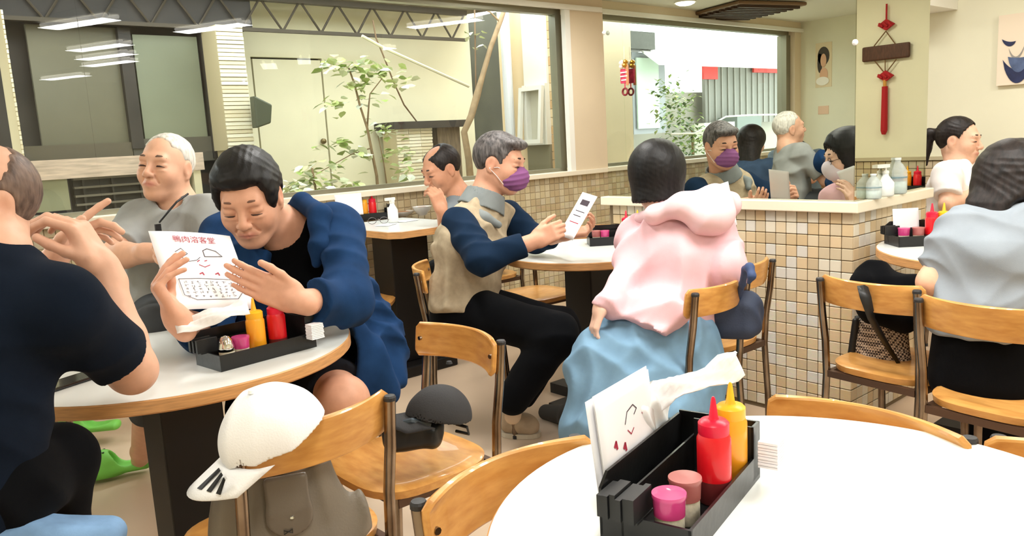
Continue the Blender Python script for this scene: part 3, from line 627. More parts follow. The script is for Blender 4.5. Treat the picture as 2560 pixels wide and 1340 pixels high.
# ================================================================ tables and chairs
LAM = mat('laminate_white', (240, 243, 240), .22, nz=(2.2, .035)); EDGE = mat('beech_edge', (214, 160, 104), .4, nz=(6, .22), stretch=(3, 3, 40)); BLACKW = mat('black_stained', (14, 12, 12), .5, nz=(8, .3))
BEECH = mat('beech_ply', (222, 166, 92), .32, nz=(5, .2), stretch=(3, 9, 14), coat=.25, c2=(198, 138, 70)); BEECHE = mat('beech_ply_edge', (232, 190, 130), .4, nz=(30, .2), stretch=(1, 1, 8))
TUBE = mat('tube_steel', (168, 156, 142), .24, 1., nz=(9, .35), c2=(104, 84, 66)); CAPM = mat('tube_cap', (44, 44, 46), .5); IRON = mat('frame_brown', (92, 70, 56), .4, .5)
def round_table(loc, r, lab, h=.73, grp=None):
    t = thing('round_table', lab, 'table', (loc[0], loc[1], 0), 0, grp)
    n = 96; MB().lathe([(r-.004, h-.034), (r, h-.03), (r, h-.003), (r-.003, h-.0005)], n).build('table_edge', EDGE, t, auto=.5)
    MB().lathe([(0, h-.002), (r-.004, h-.002), (r-.003, h)], n).build('table_top', LAM, t)
    b = MB().box((-.085, -.085, .05), (.085, .085, h-.034)); b.bevel(.006); b.build('pedestal', BLACKW, t)
    b = MB().box((-.26, -.045, 0), (.26, .045, .05)).box((-.045, -.26, 0), (.045, .26, .05)); b.build('base', BLACKW, t)
    return t
round_table((.909, .484), .431, 'white round table nearest the camera, holding caddy with pink shaker lid')
round_table((.68, 2.244), .478, 'white round table where the man reads a menu, holding caddy with silver shaker')
round_table((2.645, 2.53), .40, 'white round table between the masked man and the pink hoodie woman')
round_table((3.24, .955), .475, 'white round table beyond the pier, in front of the grey blue shirt woman', .765)
t2 = thing('dining_table', 'wooden edged table by the tiled window wall where glasses lie', 'table', (2.41, 3.76, 0)); poly = [(-.25, .34), (-.25, -.28), (-.2, -.34), (.2, -.34), (.25, -.28), (.25, .34)]
MB().prism(poly, .782, .816).build('table_edge', EDGE, t2); MB().prism([(x*.985, y*.985) for x, y in poly], .8155, .82).build('table_top', LAM, t2)
MB().box((-.12, -.10, .06), (.12, .10, .782)).bevel(.006).build('pedestal', BLACKW, t2); MB().box((-.2, -.2, 0), (.2, .2, .06)).bevel(.008).build('base', BLACKW, t2)
# table that shows only in the narrow mirror
round_table((4.96, .78), .3, 'pale round table seen only in the narrow mirror under the knot', .80)
def make_chair():
    t = thing('dining_chair', 'x', 'chair')
    # seat: rounded plywood panel, dished
    b = MB(); n = 40; top, bot = [], []
    def outline(k):
        a = 2*PI*k/n; c, s = math.cos(a), math.sin(a); e = .62
        return (.185*math.copysign(abs(c)**e, c)*(1+.04*s), .185*math.copysign(abs(s)**e, s))
    rings = []
    for f in (0, .35, .7, .93, 1.0): rings.append([(outline(k)[0]*f, outline(k)[1]*f+.01) for k in range(n)])
    zt = [.431, .433, .438, .443, .437]
    T = [[b.bm.verts.new((x, y, zt[i])) for x, y in (rings[i] if i else rings[i][:1])] for i in range(5)]
    Bt = [b.bm.verts.new((x*.985, y*.985, .417)) for x, y in rings[4]]; cb = b.bm.verts.new((0, .01, .417))
    for k in range(n): b.bm.faces.new((T[0][0], T[1][k], T[1][(k+1) % n]))
    for i in range(1, 4):
        for k in range(n): b.bm.faces.new((T[i][k], T[i+1][k], T[i+1][(k+1) % n], T[i][(k+1) % n]))
    for k in range(n): b.bm.faces.new((T[4][k], Bt[k], Bt[(k+1) % n], T[4][(k+1) % n])); b.bm.faces.new((cb, Bt[(k+1) % n], Bt[k]))
    b.build('seat', BEECH, t, auto=.9)
    # backrest: curved plywood rail with rounded corners
    b = MB(); nx, nz = 22, 8; g = []
    for j in range(nz+1):
        row = []
        for i in range(nx+1):
            u = -1+2*i/nx; w = j/nz; hw = .178; z = .651+.094*w
            m = .016; e = 0
            if w < .2: e = m*(1-math.sqrt(max(0, 1-(1-w/.2)**2)))
            if w > .8: e = m*(1-math.sqrt(max(0, 1-((w-.8)/.2)**2)))
            x = u*(hw-e); row.append((x, -.212+.052*u*u-.012*w, z))
        g.append(row)
    b.sheet(g, .013); b.bevel(.003, 1, .9); b.build('backrest', BEECH, t, auto=.7)
    for s in (-1, 1):
        lr = MB().tube([(s*.165, -.182, 0), (s*.163, -.178, .2), (s*.162, -.165, .40), (s*.163, -.172, .52), (s*.165, -.188, .62), (s*.166, -.2, .731)], .0125, 14).build('leg', TUBE, t, auto=.8)
        lf = MB().tube([(s*.15, .165, 0), (s*.148, .15, .2), (s*.145, .135, .415)], .0125, 14).build('leg', TUBE, t, auto=.8)
        MB().lathe([(.0132, 0), (.0132, .007), (.011, .011), (0, .0118)], 14, (s*.166, -.2, .727)).build('tube_cap', CAPM, lr)
        MB().lathe([(.015, 0), (.015, .014), (.0127, .016)], 12, (s*.15, .165, 0)).build('foot_cap', CAPM, lf); MB().lathe([(.015, 0), (.015, .014), (.0127, .016)], 12, (s*.165, -.182, 0)).build('foot_cap', CAPM, lr)
        MB().box((s*.152-.009, -.165, .392), (s*.152+.009, .14, .414)).build('side_rail', IRON, t)
        MB().tube([(s*.16, -.183, .70), (s*.16, -.164, .70)], .006, 8).build('bolt', TUBE, t)
    MB().box((-.152, -.175, .392), (.152, -.157, .414)).build('rear_rail', IRON, t); MB().box((-.152, .128, .392), (.152, .146, .414)).build('front_rail', IRON, t)
    return t
chair0 = make_chair(); used = []
def chair(x, y, deg, lab, grp=None):
    if not used: c = chair0; c.location = (x, y, 0); c.rotation_euler = (0, 0, math.radians(deg)); used.append(1)
    else: c = dup(chair0, (x, y, 0), math.radians(deg))
    c['label'] = lab
    if grp: c['group'] = grp
    return c
G = 'beech and steel dining chairs'
chair(.664, 1.585, 2, 'beech dining chair holding the taupe handbag and the white cap', G)
chair(1.08, 1.72, 90, 'beech dining chair with black cap and black bag on its seat', G)
chair(.764, .735, 181, 'beech dining chair tucked under the near table beside the handbag chair', G)
chair(1.136, .619, 90, 'beech dining chair under the near table, its rail in front of the tiled pier', G)
chair(1.17, .255, 90, 'beech dining chair under the near table in front of the grey shirt woman', G)
chair(2.2, 1.715, 4, 'beech dining chair the pink hoodie woman sits on', G)
chair(2.58, 1.85, 0, 'beech dining chair against the tiled pier with a navy bag on it', G)
chair(2.66, 1.127, -97, 'beech dining chair holding the checked handbag and black jacket', G)
chair(2.51, .75, -96, 'beech dining chair the grey blue shirt woman sits on', G)
chair(2.04, 2.68, -128, 'beech dining chair the man in the fleece vest sits on', G)
chair(2.80, 3.10, 178, 'beech dining chair pushed in on the window side of the masked man table', G)
chair(3.16, 2.95, 140, 'beech dining chair pushed in beside the pier at the masked man table', G)
_c = (2.106, 3.743, 0.440)
chair(_c[0], _c[1], -131, 'beech dining chair beside the black pedestal of the wall table', G)
chair(1.2, 2.52, 118, 'beech dining chair under the man in the navy jacket', G)
chair(1.03, 3.02, 175, 'beech dining chair under the white haired old man', G)
chair(.10, 1.72, -38, 'beech dining chair under the man in the black T-shirt', G)
chair(3.05, 3.82, 88, 'beech dining chair under the balding man eating at the wall table', G)
chair(4.55, 1.55, 60, 'beech dining chair under the ponytail woman', G)
# ================================================================ table sets
BLKP = mat('black_plastic', (24, 25, 26), .28, bump=(60, .1)); BLKD = mat('black_ridged', (30, 31, 32), .45)
def make_caddy(near):
    t = thing('condiment_caddy', 'x', 'caddy'); L, Wd = .275, .125
    bx('tray', (-L/2, -Wd/2, 0), (L/2, Wd/2, .006), BLKP, t)
    b = MB().box((-L/2, -Wd/2, .006), (L/2, -Wd/2+.004, .04)); b.build('front_wall', BLKP, t)
    b = MB(); b.prism([(-L/2, .006), (L/2, .006), (L/2, .082), (L/2-.01, .086), (-L/2+.02, .086), (-L/2, .07)], 0, .004)
    for v in b.bm.verts: v.co = Vector((v.co.x, Wd/2-.004+v.co.z, v.co.y))
    b.build('back_panel', BLKP, t)
    b = MB(); b.prism([(-L/2, .006), (L/2, .006), (L/2, .062), (-L/2, .062)], 0, .003)
    for v in b.bm.verts: v.co = Vector((v.co.x, Wd/2-.034+v.co.z, v.co.y))
    b.build('divider', BLKP, t)
    bx('end_wall', (-L/2, -Wd/2, .006), (-L/2+.004, Wd/2, .04), BLKP, t)
    b = MB().box((L/2-.03, -Wd/2, .006), (L/2, -Wd/2+.004, .088)).box((L/2-.004, -Wd/2, .006), (L/2, Wd/2, .088)).box((L/2-.03, -Wd/2, .006), (L/2-.027, Wd/2-.034, .088)); b.build('card_holder', BLKP, t)
    bx('card_box', (-L/2-.014, .002, .038), (-L/2+.034, .058, .041), BLKD, t)
    for k in range(6): bx('black_strip', (-L/2-.022+.003*(k % 2), +.003+.009*k, .041), (-L/2+.032-.004*(k % 2), .0107+.009*k, .074-.002*(k % 3)), BLKD, t)
    return t
KET = mat('ketchup_red', (222, 22, 34), .3, coat=.3); KETD = mat('ketchup_low', (112, 40, 42), .35); MUS = mat('mustard_yellow', (246, 166, 38), .3, coat=.3); MUSC = mat('mustard_cap', (252, 186, 40), .35); KCAP = mat('ketchup_cap', (224, 24, 58), .35); CLRP = mat('clear_rim', (236, 150, 140), .3)
def make_bottle(cap, body, low, nm):
    t = thing(nm, 'x', 'bottle'); r = .0235
    if low: MB().lathe([(r-.002, 0), (r, .003), (r, .034)], 28).build('body_low', low, t, auto=.6); MB().lathe([(r, .034), (r, .092), (r-.0035, .1)], 28).build('body', body, t, auto=.6)
    else: MB().lathe([(r-.002, 0), (r, .003), (r, .092), (r-.0035, .1)], 28).build('body', body, t, auto=.6)
    MB().lathe([(r-.003, .098), (r-.0022, .1), (r-.0022, .114), (r-.006, .118), (.0078, .1195), (.0065, .122), (.003, .148), (.0015, .151), (0, .151)], 28).build('cap', cap, t, auto=.7)
    return t
PINK = mat('shaker_pink', (206, 66, 130), .25, coat=.4); PINK2 = mat('shaker_dusty', (176, 104, 100), .3); SALT = mat('salt', (232, 224, 200), .8, nz=(200, .15)); CHROME = mat('chrome', (226, 226, 224), .12, 1.)
def make_shaker(lid):
    t = thing('shaker', 'x', 'shaker'); r = .019
    MB().lathe([(r-.002, 0), (r, .003), (r, .036)], 24).build('jar', SALT, t, auto=.6)
    if lid is CHROME: MB().lathe([(r+.001, .036), (r+.001, .046), (r-.003, .062), (.01, .072), (0, .075)], 24).build('lid', lid, t, True)
    else: MB().lathe([(r+.001, .034), (r+.002, .056), (r+.0035, .059), (r+.003, .063), (.002, .064)], 24).build('lid', lid, t, auto=.6)
    return t
CARDM = mat('card_white', (244, 244, 246), .6)
def card_stack():
    t = thing('paper_stack', 'x', 'paper'); [MB().box((-.014, -.019+.001*(k % 3), .0045*k), (.014, .019+.001*(k % 2), .0045*k+.0036)).build('sheet', CARDM, t) for k in range(9)]; return t
INKR = mat('print_red', (170, 44, 70), .6); INKK = mat('print_grey', (66, 56, 66), .6)
def ink(parent, pts, m, w=.0012, z=.0009, closed=False):
    w = w*1.7
    """a printed stroke on the sheet's own plane (x right, y up)"""
    b = MB(); pts = [Vector((p[0], p[1], 0)) for p in pts]
    if closed: pts = pts+pts[:1]
    for a, c in zip(pts, pts[1:]):
        d = (c-a); w = w
        if d.length < 1e-6: continue
        n = Vector((-d.y, d.x, 0)).normalized()*w/2; q = d.normalized()*w*.3; v = [b.bm.verts.new(p+Vector((0, 0, z))) for p in (a-n-q, c-n+q, c+n+q, a+n-q)]; b.bm.faces.new(v)
    b.build('print', m, parent)
def glyphs(parent, txt, x, y, size, m, z=.0007):
    c = bpy.data.curves.new('lettering', 'FONT'); c.body = txt; c.size = size; c.align_x = 'CENTER'; c.fill_mode = 'FRONT'
    o = bpy.data.objects.new('lettering', c); c.materials.append(m); COL.objects.link(o); bpy.context.view_layer.update(); me = bpy.data.meshes.new_from_object(o.evaluated_get(bpy.context.evaluated_depsgraph_get())); bpy.data.objects.remove(o); o = mobj('lettering', me, None, parent); o.location = (x, y, z); return o
def menu(name, lab, w, h, mw=None, art=True, bend=.0, cat='menu', title='\u9d28\u8089\u6eb6\u5ba2\u5802', grid=True):
    t = thing(name, lab, cat); b = MB(); nx, ny = 8, 10
    b.sheet([[(-w/2+w*i/nx, -h/2+h*j/ny, -bend*((2*i/nx-1)**2)) for i in range(nx+1)] for j in range(ny+1)], .0006); b.build('sheet', PAP, t, True)
    if art:
        
        if title: glyphs(t, title, 0, h*.36, w*.105, INKR, .0012)
        ink(t, [(.06*w, .17*h), (.06*w, .25*h), (.12*w, .28*h), (.22*w, .25*h), (.28*w, .18*h), (.06*w, .17*h)], INKK, .0014)
        ink(t, [(-.28*w, .22*h), (-.2*w, .27*h), (-.14*w, .2*h), (-.22*w, .15*h), (-.15*w, .1*h), (-.05*w, .12*h), (0, .16*h)], INKK, .001)
        ink(t, [(-.04*w, .06*h), (.02*w, .03*h), (.09*w, .06*h)], INKR, .0014); ink(t, [(-.05*w, .10*h), (-.02*w, .12*h)], INKR, .0016); ink(t, [(.04*w, .11*h), (.07*w, .12*h)], INKR, .0016)
        for x, y in ((-.3, -.02), (-.05, -.06), (.14, -.06), (.33, .06)): ink(t, [(x*w-.004, y*h), (x*w+.004, y*h+.004), (x*w+.006, y*h-.003)], INKR, .0022)
    if grid:
        ink(t, [(-.34*w, -.13*h), (-.1*w, -.12*h), (.34*w, -.13*h), (.38*w, -.3*h), (.3*w, -.38*h), (-.2*w, -.39*h), (-.33*w, -.33*h)], INKK, .001, closed=True)
        b = MB(); r = random.Random(5)
        for j in range(5):
            for i in range(8):
                x, y = w*(-.27+.077*i), h*(-.17-.043*j)
                for s in range(3):
                    dx, dy = r.uniform(-.0035, .0035), r.uniform(-.003, .003); hz = r.random() < .5; v = [b.bm.verts.new((x+dx+p[0], y+dy+p[1], .0006)) for p in ((-.003, -.0005), (.003, -.0005), (.003, .0005), (-.003, .0005))] if hz else [b.bm.verts.new((x+dx+p[0], y+dy+p[1], .0006)) for p in ((-.0005, -.003), (.0005, -.003), (.0005, .003), (-.0005, .003))]; b.bm.faces.new(v)
        b.build('print', INKK, t)
    return t
def orient(o, c, xr, yu):
    """put a flat thing at c with its x axis along xr and its y axis near yu"""
    x = Vector(xr).normalized(); y = Vector(yu); y = (y-x*y.dot(x)).normalized(); z = x.cross(y); m = Matrix.Identity(4)
    for i in range(3): m[i][0], m[i][1], m[i][2], m[i][3] = x[i], y[i], z[i], c[i]
    o.matrix_world = m; return o
def put(o, base, rz, x, y, z):
    c, s = math.cos(rz), math.sin(rz); o.location = (base[0]+x*c-y*s, base[1]+x*s+y*c, base[2]+z); o.rotation_euler = (0, 0, rz); return o
TZ = .7302
TISS = mat('tissue', (250, 250, 250), .8, bump=(60, .15))
def table_set(base, rz, where, s1, s2, order, first={}):
    """caddy with two sauce bottles, two shakers and a stack of slips"""
    def get(k, fn, *a):
        if k not in first: first[k] = fn(*a); return first[k]
        return dup(first[k])
    c = put(get('caddy', make_caddy, True), base, rz, 0, 0, 0); c['label'] = 'black condiment caddy '+where; c['group'] = 'black condiment caddies'
    xs = order
    for k, x, y, lab, nm, cap, body, low in (('k', xs[0][0], xs[0][1], 'red ketchup squeeze bottle in the caddy ', 'ketchup_bottle', KCAP, KET, KETD), ('m', xs[1][0], xs[1][1], 'yellow mustard squeeze bottle in the caddy ', 'mustard_bottle', MUSC, MUS, None)):
        o = put(get(k, make_bottle, cap, body, low, nm), base, rz, x, y, .0062); o['label'] = lab+where; o['group'] = 'squeeze bottles'
    for (lid, ln), (x, y) in zip((s1, s2), xs[2:4]):
        o = put(get('s'+ln, make_shaker, lid), base, rz, x, y, .0062); o['label'] = ln+' lidded shaker in the caddy '+where; o['group'] = 'shakers'
    o = get('p', card_stack); put(o, base, rz, .1375-.015, -.0625-.0215, .03); o.rotation_euler = (0, 0, rz+PI/2); o['label'] = 'white paper slips on the caddy '+where; o['group'] = 'stacks of paper slips'
PK, DP, CH = (PINK, 'pink'), (PINK2, 'dusty pink'), (CHROME, 'silver')
NEARB, NEARR = (.905, .685, TZ), math.radians(-12)
# ================================================================ people
def skin_mat(name, c): return mat(name, (255, 255, 255), .48, attr='Col', nz=(45, .10), bump=(260, .12, .001), spec=.35)
SKIN = skin_mat('skin', None)
def cloth(name, c, sc=700, k=.12, rough=.9, nz=14): return mat(name, c, rough, nz=(nz, k), bump=(sc, .25, .0015), spec=.08, sheen=.02)
def hair_mat(name, c, c2): return mat(name, c2, .5, nz=(90, .5), c2=c, bump=(220, .3, .002), stretch=(1, 1, .22), spec=.35)
def head(F, c, f, u, s=1., long=0):
    R = frame(f, u); c = np.asarray(c, np.float32)
    def L(*p): return c+s*(np.asarray(p, np.float32)@R)
    def E(p, r, k=.012, op='u'): F.ell(L(*p), [q*s for q in r], R, k*s, op)
    def C(a, b, ra, rb=None, k=.01, op='u'): F.rc(L(*a), L(*b), ra*s, (ra if rb is None else rb)*s, k*s, op)
    E((-.014, 0, .026), (.098, .078, .09)); E((.022, 0, -.03), (.066, .064, .086), .03)
    for y in (-1, 1):
        C((-.015, y*.05, -.045), (.05, y*.02, -.09), .022, .02, .03); E((.054, y*.04, -.03), (.03, .026, .03), .025)
    C((.066, -.008, -.094), (.066, .008, -.094), .021, None, .02)
    C((.078, -.036, .026), (.078, .036, .026), .012, None, .02)
    for y in (-1, 1): E((.096, y*.033, .004), (.016, .021, .011), .012, 's')
    for y in (-1, 1): E((.073, y*.033, .004), (.0165, .02, .0135), .004); E((.0775, y*.034, -.013), (.0125, .018, .0075), .006); C((.094, y*.02, -.001), (.0885, y*.05, -.003), .0022, None, .003, 's'); C((.0905, y*.018, .012), (.087, y*.05, .010), .0016, None, .003, 's')
    C((.086, 0, .014), (.108, 0, -.024), .0075, .011, .012); C((.107, 0, -.027), (.107, 0, -.029), .0115, None, .006)
    for y in (-1, 1): E((.098, y*.0135, -.031), (.011, .008, .0085), .006)
    for y in (-1, 1): C((.104, y*.0065, -.040), (.098, y*.009, -.038), .0032, None, .003, 's')
    E((.078, 0, -.06), (.02, .03, .022), .015)
    for a, b in (((.083, -.023, -.0625), (.0965, -.005, -.0565)), ((.0965, -.005, -.0565), (.0965, .005, -.0565)), ((.0965, .005, -.0565), (.083, .023, -.0625))): C(a, b, .0052, None, .004)
    for a, b in (((.083, -.02, -.0655), (.0945, 0, -.0665)), ((.0945, 0, -.0665), (.083, .02, -.0655))): C(a, b, .0058, None, .004)
    for a, b in (((.090, -.025, -.0685), (.103, -.006, -.0612)), ((.103, -.006, -.0612), (.103, .006, -.0612)), ((.103, .006, -.0612), (.090, .025, -.0685))): C(a, b, .0017, None, .002, 's')
    for y in (-1, 1):
        C((.094, y*.016, -.03), (.082, y*.03, -.056), .0022, None, .006, 's')
        E((-.012, y*.078, -.004), (.021, .0075, .031), .006); E((-.006, y*.087, .0), (.012, .006, .019), .005, 's'); C((-.014, y*.074, -.03), (-.006, y*.075, -.034), .007, None, .006)
    return L, R
def skin_col(heads, base, lip=(190, 110, 100)):
    b = np.array([lin(v) for v in base]); lp = np.array([lin(v) for v in lip])
    def fn(P):
        C = np.tile(b, (len(P), 1))
        for c, R, s in heads:
            q = (P-np.asarray(c, np.float32))@R.T/s
            m = np.clip(1-np.sqrt(((q[:, 1])/.025)**2+((q[:, 2]+.0605)/.0105)**2+((q[:, 0]-.092)/.02)**2)+.25, 0, 1)[:, None]; C = C*(1-m)+lp*m
            for cx, cy, cz, r, k in ((.06, .045, -.03, .035, .22), (.06, -.045, -.03, .035, .22), (.108, 0, -.028, .02, .25), (-.01, .08, 0, .03, .3), (-.01, -.08, 0, .03, .3)):
                d = np.linalg.norm(q-np.array([cx, cy, cz]), axis=1); w = (np.clip(1-d/r, 0, 1)*k)[:, None]; C = C*(1-w)+C*np.array([1.0, .62, .55])*w
        return C
    return fn
def face_lines(L, s, par, brow, lidc, browz=.03, slit=1., bw=.0038, down=0.):
    base = Vector(par.location)
    b = MB()
    for y in (-1, 1): b.tube([Vector(L(.088, y*.016, browz))-base, Vector(L(.0905, y*.026, browz+.005))-base, Vector(L(.086, y*.038, browz+.004))-base, Vector(L(.074, y*.05, browz-.003))-base], [bw*.6*s, bw*s, bw*s, bw*.4*s], 8)
    b.build('eyebrows', brow, par, True)
    b = MB()
    for y in (-1, 1):
        sg = -1 if down else 1
        for q, w in ((0, 1.), (.0014, .7)) if not down else ((0, .8),):
            b.tube([Vector(L(.083, y*.0175, -.001-down))-base, Vector(L(.0905-(.002 if down else 0), y*.026, sg*.0008+q-down))-base, Vector(L(.0905-(.002 if down else 0), y*.037, sg*.0008+q-down))-base, Vector(L(.082, y*.0495, -.0015-down))-base], [.0006*s, .0022*s*slit*w, .0022*s*slit*w, .0006*s], 8)
    b.build('eyes', lidc, par, True)
def hand(F, w, d, n, side, s=1., curl=(.5, .5, .4), spread=.0, thumb=(.75, .55, .25), per=None, k=.0035):
    """w wrist, d towards the fingers, n out of the palm, side +1 right -1 left"""
    d = unit(d); n = np.asarray(n, np.float32); n = unit(n-d*(n@d)); t = side*np.cross(d, n); w = np.asarray(w, np.float32); R = np.stack([d, t, n])
    F.rbox(w+d*.048*s, (.046*s, .0375*s, .013*s), R, .0125*s, .012); F.rc(w-d*.03*s, w+d*.02*s, .025*s, .024*s, .02)
    F.ell(w+(d*.032+t*.026-n*-.008)*s, (.034*s, .02*s, .017*s), R, .012)
    for i, (o, ln, r) in enumerate(((.0285, (.04, .025, .02), .0088), (.01, (.044, .028, .021), .009), (-.009, (.041, .026, .02), .0086), (-.0265, (.031, .02, .017), .0076))):
        cu = per[i] if per else curl; a = 0; sp = spread*(1.5-i)*.12; dd = unit(d+t*sp); p = w+(d*(.092-.004*abs(i-1))+t*o)*s; q = p
        for j in range(3):
            a += cu[j]; v = dd*math.cos(a)+n*math.sin(a); p2 = q+v*ln[j]*s; F.rc(q, p2, (r-.0006*j)*s, (r-.0006*(j+1))*s, k if j else .006); q = p2
    q = w+(d*.028+t*.034)*s; v = unit(d*thumb[0]+t*thumb[1]+n*thumb[2])
    for j, (ln, r) in enumerate(((.034, .0115), (.03, .0102), (.024, .0095))):
        v2 = unit(v+(d*.25-t*.12+n*.05)*j); p2 = q+v2*ln*s; F.rc(q, p2, r*s, (r-.001)*s, .006); q = p2
def arm(F, sh, el, wr, r=(.05, .042, .041, .029), s=1., k=.02):
    F.rc(sh, el, r[0]*s, r[1]*s, k); m = np.asarray(el)*.7+np.asarray(wr)*.3; F.rc(el, m, r[1]*s*.98, r[2]*s, k); F.rc(m, wr, r[2]*s, r[3]*s, k)
def hair_cap(c, f, u, s, m, par, r=(.105, .087, .1), off=(-.016, 0, .03), front=((.062, 0, .06), (.9, 0, -.43)), low=-.055, extra=None, disp=.0025, res=.0035, seed=1, ear=True, name='hair', subs=None):
    R = frame(f, u); c = np.asarray(c, np.float32); F = Field(); F.jag = .0022
    def L(*p): return c+s*(np.asarray(p, np.float32)@R)
    def N(*p): return np.asarray(p, np.float32)@R
    disp *= .35
    cl = [(L(*front[0]), N(*front[1])), (L(0, 0, low), N(.25, 0, -1))]
    F.ell(L(*off), [q*s for q in r], R, .01, 'u', cl)
    if extra: extra(F, L, R, N)
    if ear:
        for y in (-1, 1): F.ell(L(-.004, y*.085, -.012), (.03*s, .03*s, .04*s), R, .008, 's')
    if subs: subs(F, L, R, N)
    rr = np.random.RandomState(seed); A = (rr.randn(3, 3)*130).astype(np.float32); B = (rr.randn(3, 3)*22).astype(np.float32)
    F.disp = lambda P: (disp*(np.abs(np.sin(P@A[0]*.5+3*np.sin(P@B[0])+2*np.sin(P@B[1]*1.7)))+np.abs(np.sin(P@A[1]*.4+3*np.sin(P@B[2])))-1.2)).astype(np.float32)
    return nets(name, [(F, res)], m, par)
def person(lab, base): return thing('person', lab, 'person', base)
HBLK = hair_mat('hair_black', (8, 8, 9), (24, 22, 22)); HBRN = hair_mat('hair_dark_brown', (16, 12, 11), (44, 35, 32)); HGRY = hair_mat('hair_grizzled', (36, 33, 33), (112, 106, 104)); HWHT = hair_mat('hair_white', (176, 172, 164), (238, 234, 224)); HGB = hair_mat('hair_thin', (70, 56, 50), (132, 110, 98))
LID = mat('lash_dark', (52, 32, 28), .5); BRW = mat('brow_dark', (66, 50, 42), .8); BRG = mat('brow_grey', (112, 92, 80), .8)
NAVY = cloth('jacket_navy', (28, 56, 94), k=.25); BLKT = cloth('tee_black', (8, 9, 12)); NVBL = cloth('tee_midnight', (17, 25, 38), k=.15); GREYT = cloth('tee_grey', (156, 158, 156), k=.1); TROG = cloth('trousers_charcoal', (72, 74, 76)); BLKP2 = cloth('trousers_black', (11, 12, 15))
FLEECE = cloth('fleece_taupe', (176, 160, 134), 260, .14, nz=40); COLLAR = cloth('collar_grey', (128, 134, 134)); SLV = cloth('sleeve_navy', (22, 40, 62)); MASKP = cloth('mask_purple', (138, 88, 136), 400, .1); PINKH = cloth('hoodie_pink', (232, 190, 197), 500, .06); SKIRT = cloth('skirt_blue', (120, 154, 180), 900, .12); GBT = cloth('tee_grey_blue', (146, 154, 162), k=.06); WHT = cloth('tee_white', (246, 240, 238), k=.04); DEN = cloth('shirt_denim', (72, 92, 120), k=.2); LTD = cloth('denim_light', (128, 164, 204), 300, .25)
def P_(*a): return [np.asarray(p, np.float32) for p in a]
def mid(a, b, t=.5): return tuple(np.asarray(a)*(1-t)+np.asarray(b)*t)
def add(a, b, k=1.): return tuple(np.asarray(a)+np.asarray(b)*k)
def legs(F, hip, kn, an, r=(.085, .066, .05), k=.03, clip=None, clip2=None):
    F.rc(hip, kn, r[0], r[1], k, 'u', clip); F.rc(kn, an, r[1], r[2], k, 'u', clip2)
def shoe(par, heel, toe, m, sole, nm='shoe', w=.044, h=.075):
    F = Field(); heel, toe = V3(heel), V3(toe); d = unit(toe-heel); u = V3(0, 0, 1); z = min(heel[2], toe[2])
    F.rc(add(heel, d, .04), add(toe, d, -.05), w*.85, w, .03); F.rc(add(add(heel, d, .04), u, .03), add(add(heel, d, .1), u, .02), w*.8, w*.8, .03)
    p0 = heel.copy(); p0[2] = 0.012
    F2 = Field(); F2.add(*[(lambda f: f)(F.p[0][0]), F.p[0][1], F.p[0][2], .0, 'u']); 
    G = Field()
    for fn, a, b, kk, op in F.p:
        G.add((lambda fn: (lambda P: np.maximum(fn(P), .018-P[..., 2])))(fn), a, b, kk, op)
    nets(nm, [(G, .006)], m, par)
    b = MB(); l = np.cross(u, d); n = 20; c = (heel+toe)/2; hl = np.linalg.norm(toe-heel)/2
    b.prism([(c[0]+d[0]*hl*math.copysign(abs(math.cos(t))**.7, math.cos(t))+l[0]*w*math.sin(t)-par.location[0], c[1]+d[1]*hl*math.copysign(abs(math.cos(t))**.7, math.cos(t))+l[1]*w*math.sin(t)-par.location[1]) for t in [k*2*PI/n for k in range(n)]], .001-par.location[2], .02-par.location[2]); b.build('sole', sole, par)
SOLE = mat('sole_pale', (206, 196, 178), .7)

# ---- the white haired old man
c = (0.936, 2.927, 1.220); f = (-0.773, -0.627, 0.101); u = (0.077, -0.067, 0.995)
t = person('white haired old man in a grey T-shirt gazing sideways, seated across the table', (c[0], c[1], 0))
nk, sl, sr, ch, pv = (0.964, 2.928, 1.086), (0.852, 3.014, 1.038), (1.030, 2.785, 1.052), (0.935, 2.914, 0.964), (0.921, 2.907, 0.691)
H = Field(); L, R = head(H, c, f, u, 1.0); H.rc(L(-.03, 0, -.07), nk, .056, .06, .03); H.rc(nk, ch, .06, .09, .04)
er, wr_, el, wl = (0.702, 2.830, 0.945), (0.781, 2.671, 0.956), (0.967, 2.636, 0.855), (0.852, 2.527, 0.883)
A = Field(); arm(A, sl, er, wr_); hand(A, wr_, (0.881, -0.398, -0.256), (-0.054, 0.208, -0.977), 1, 1., (.3, .4, .3), 0)
B = Field(); arm(B, sr, el, wl); hand(B, wl, (-0.727, 0.197, 0.658), (0.430, 0.883, 0.189), -1, 1., (.4, .6, .4), 0)
nets('body', [(H, .0026), (A, .004), (B, .004)], SKIN, t, skin_col([(c, R, 1.)], (224, 174, 146)))
face_lines(L, 1., t, BRG, LID, .031, 1.)
hair_cap(c, f, u, 1., HWHT, t, (.1, .0815, .0925), (-.018, 0, .031), ((.045, 0, .082), (.8, 0, .12)), -.05, disp=.003, subs=lambda F, L, R, N: [F.ell(L(.06, y*.062, .028), (.05, .034, .042), R, .012, 's') for y in (-1, 1)])
T = Field(); T.slab(pv, ch, (0.798, -0.597, -0.078), (.19, .13), (.19, .115), .05); T.slab(ch, mid(ch, nk, .8), (0.798, -0.597, -0.078), (.19, .115), (.1, .07), .05); T.rc(sl, sr, .062, .062, .05)
hm = mid(sl, er, .78); T.rc(sl, mid(sl, er, .95), .068, .064, .03, 'u', [(hm, tuple(np.subtract(er, sl)))]); hm = mid(sr, el, .8); T.rc(sr, mid(sr, el, .95), .07, .066, .03, 'u', [(hm, tuple(np.subtract(el, sr)))])
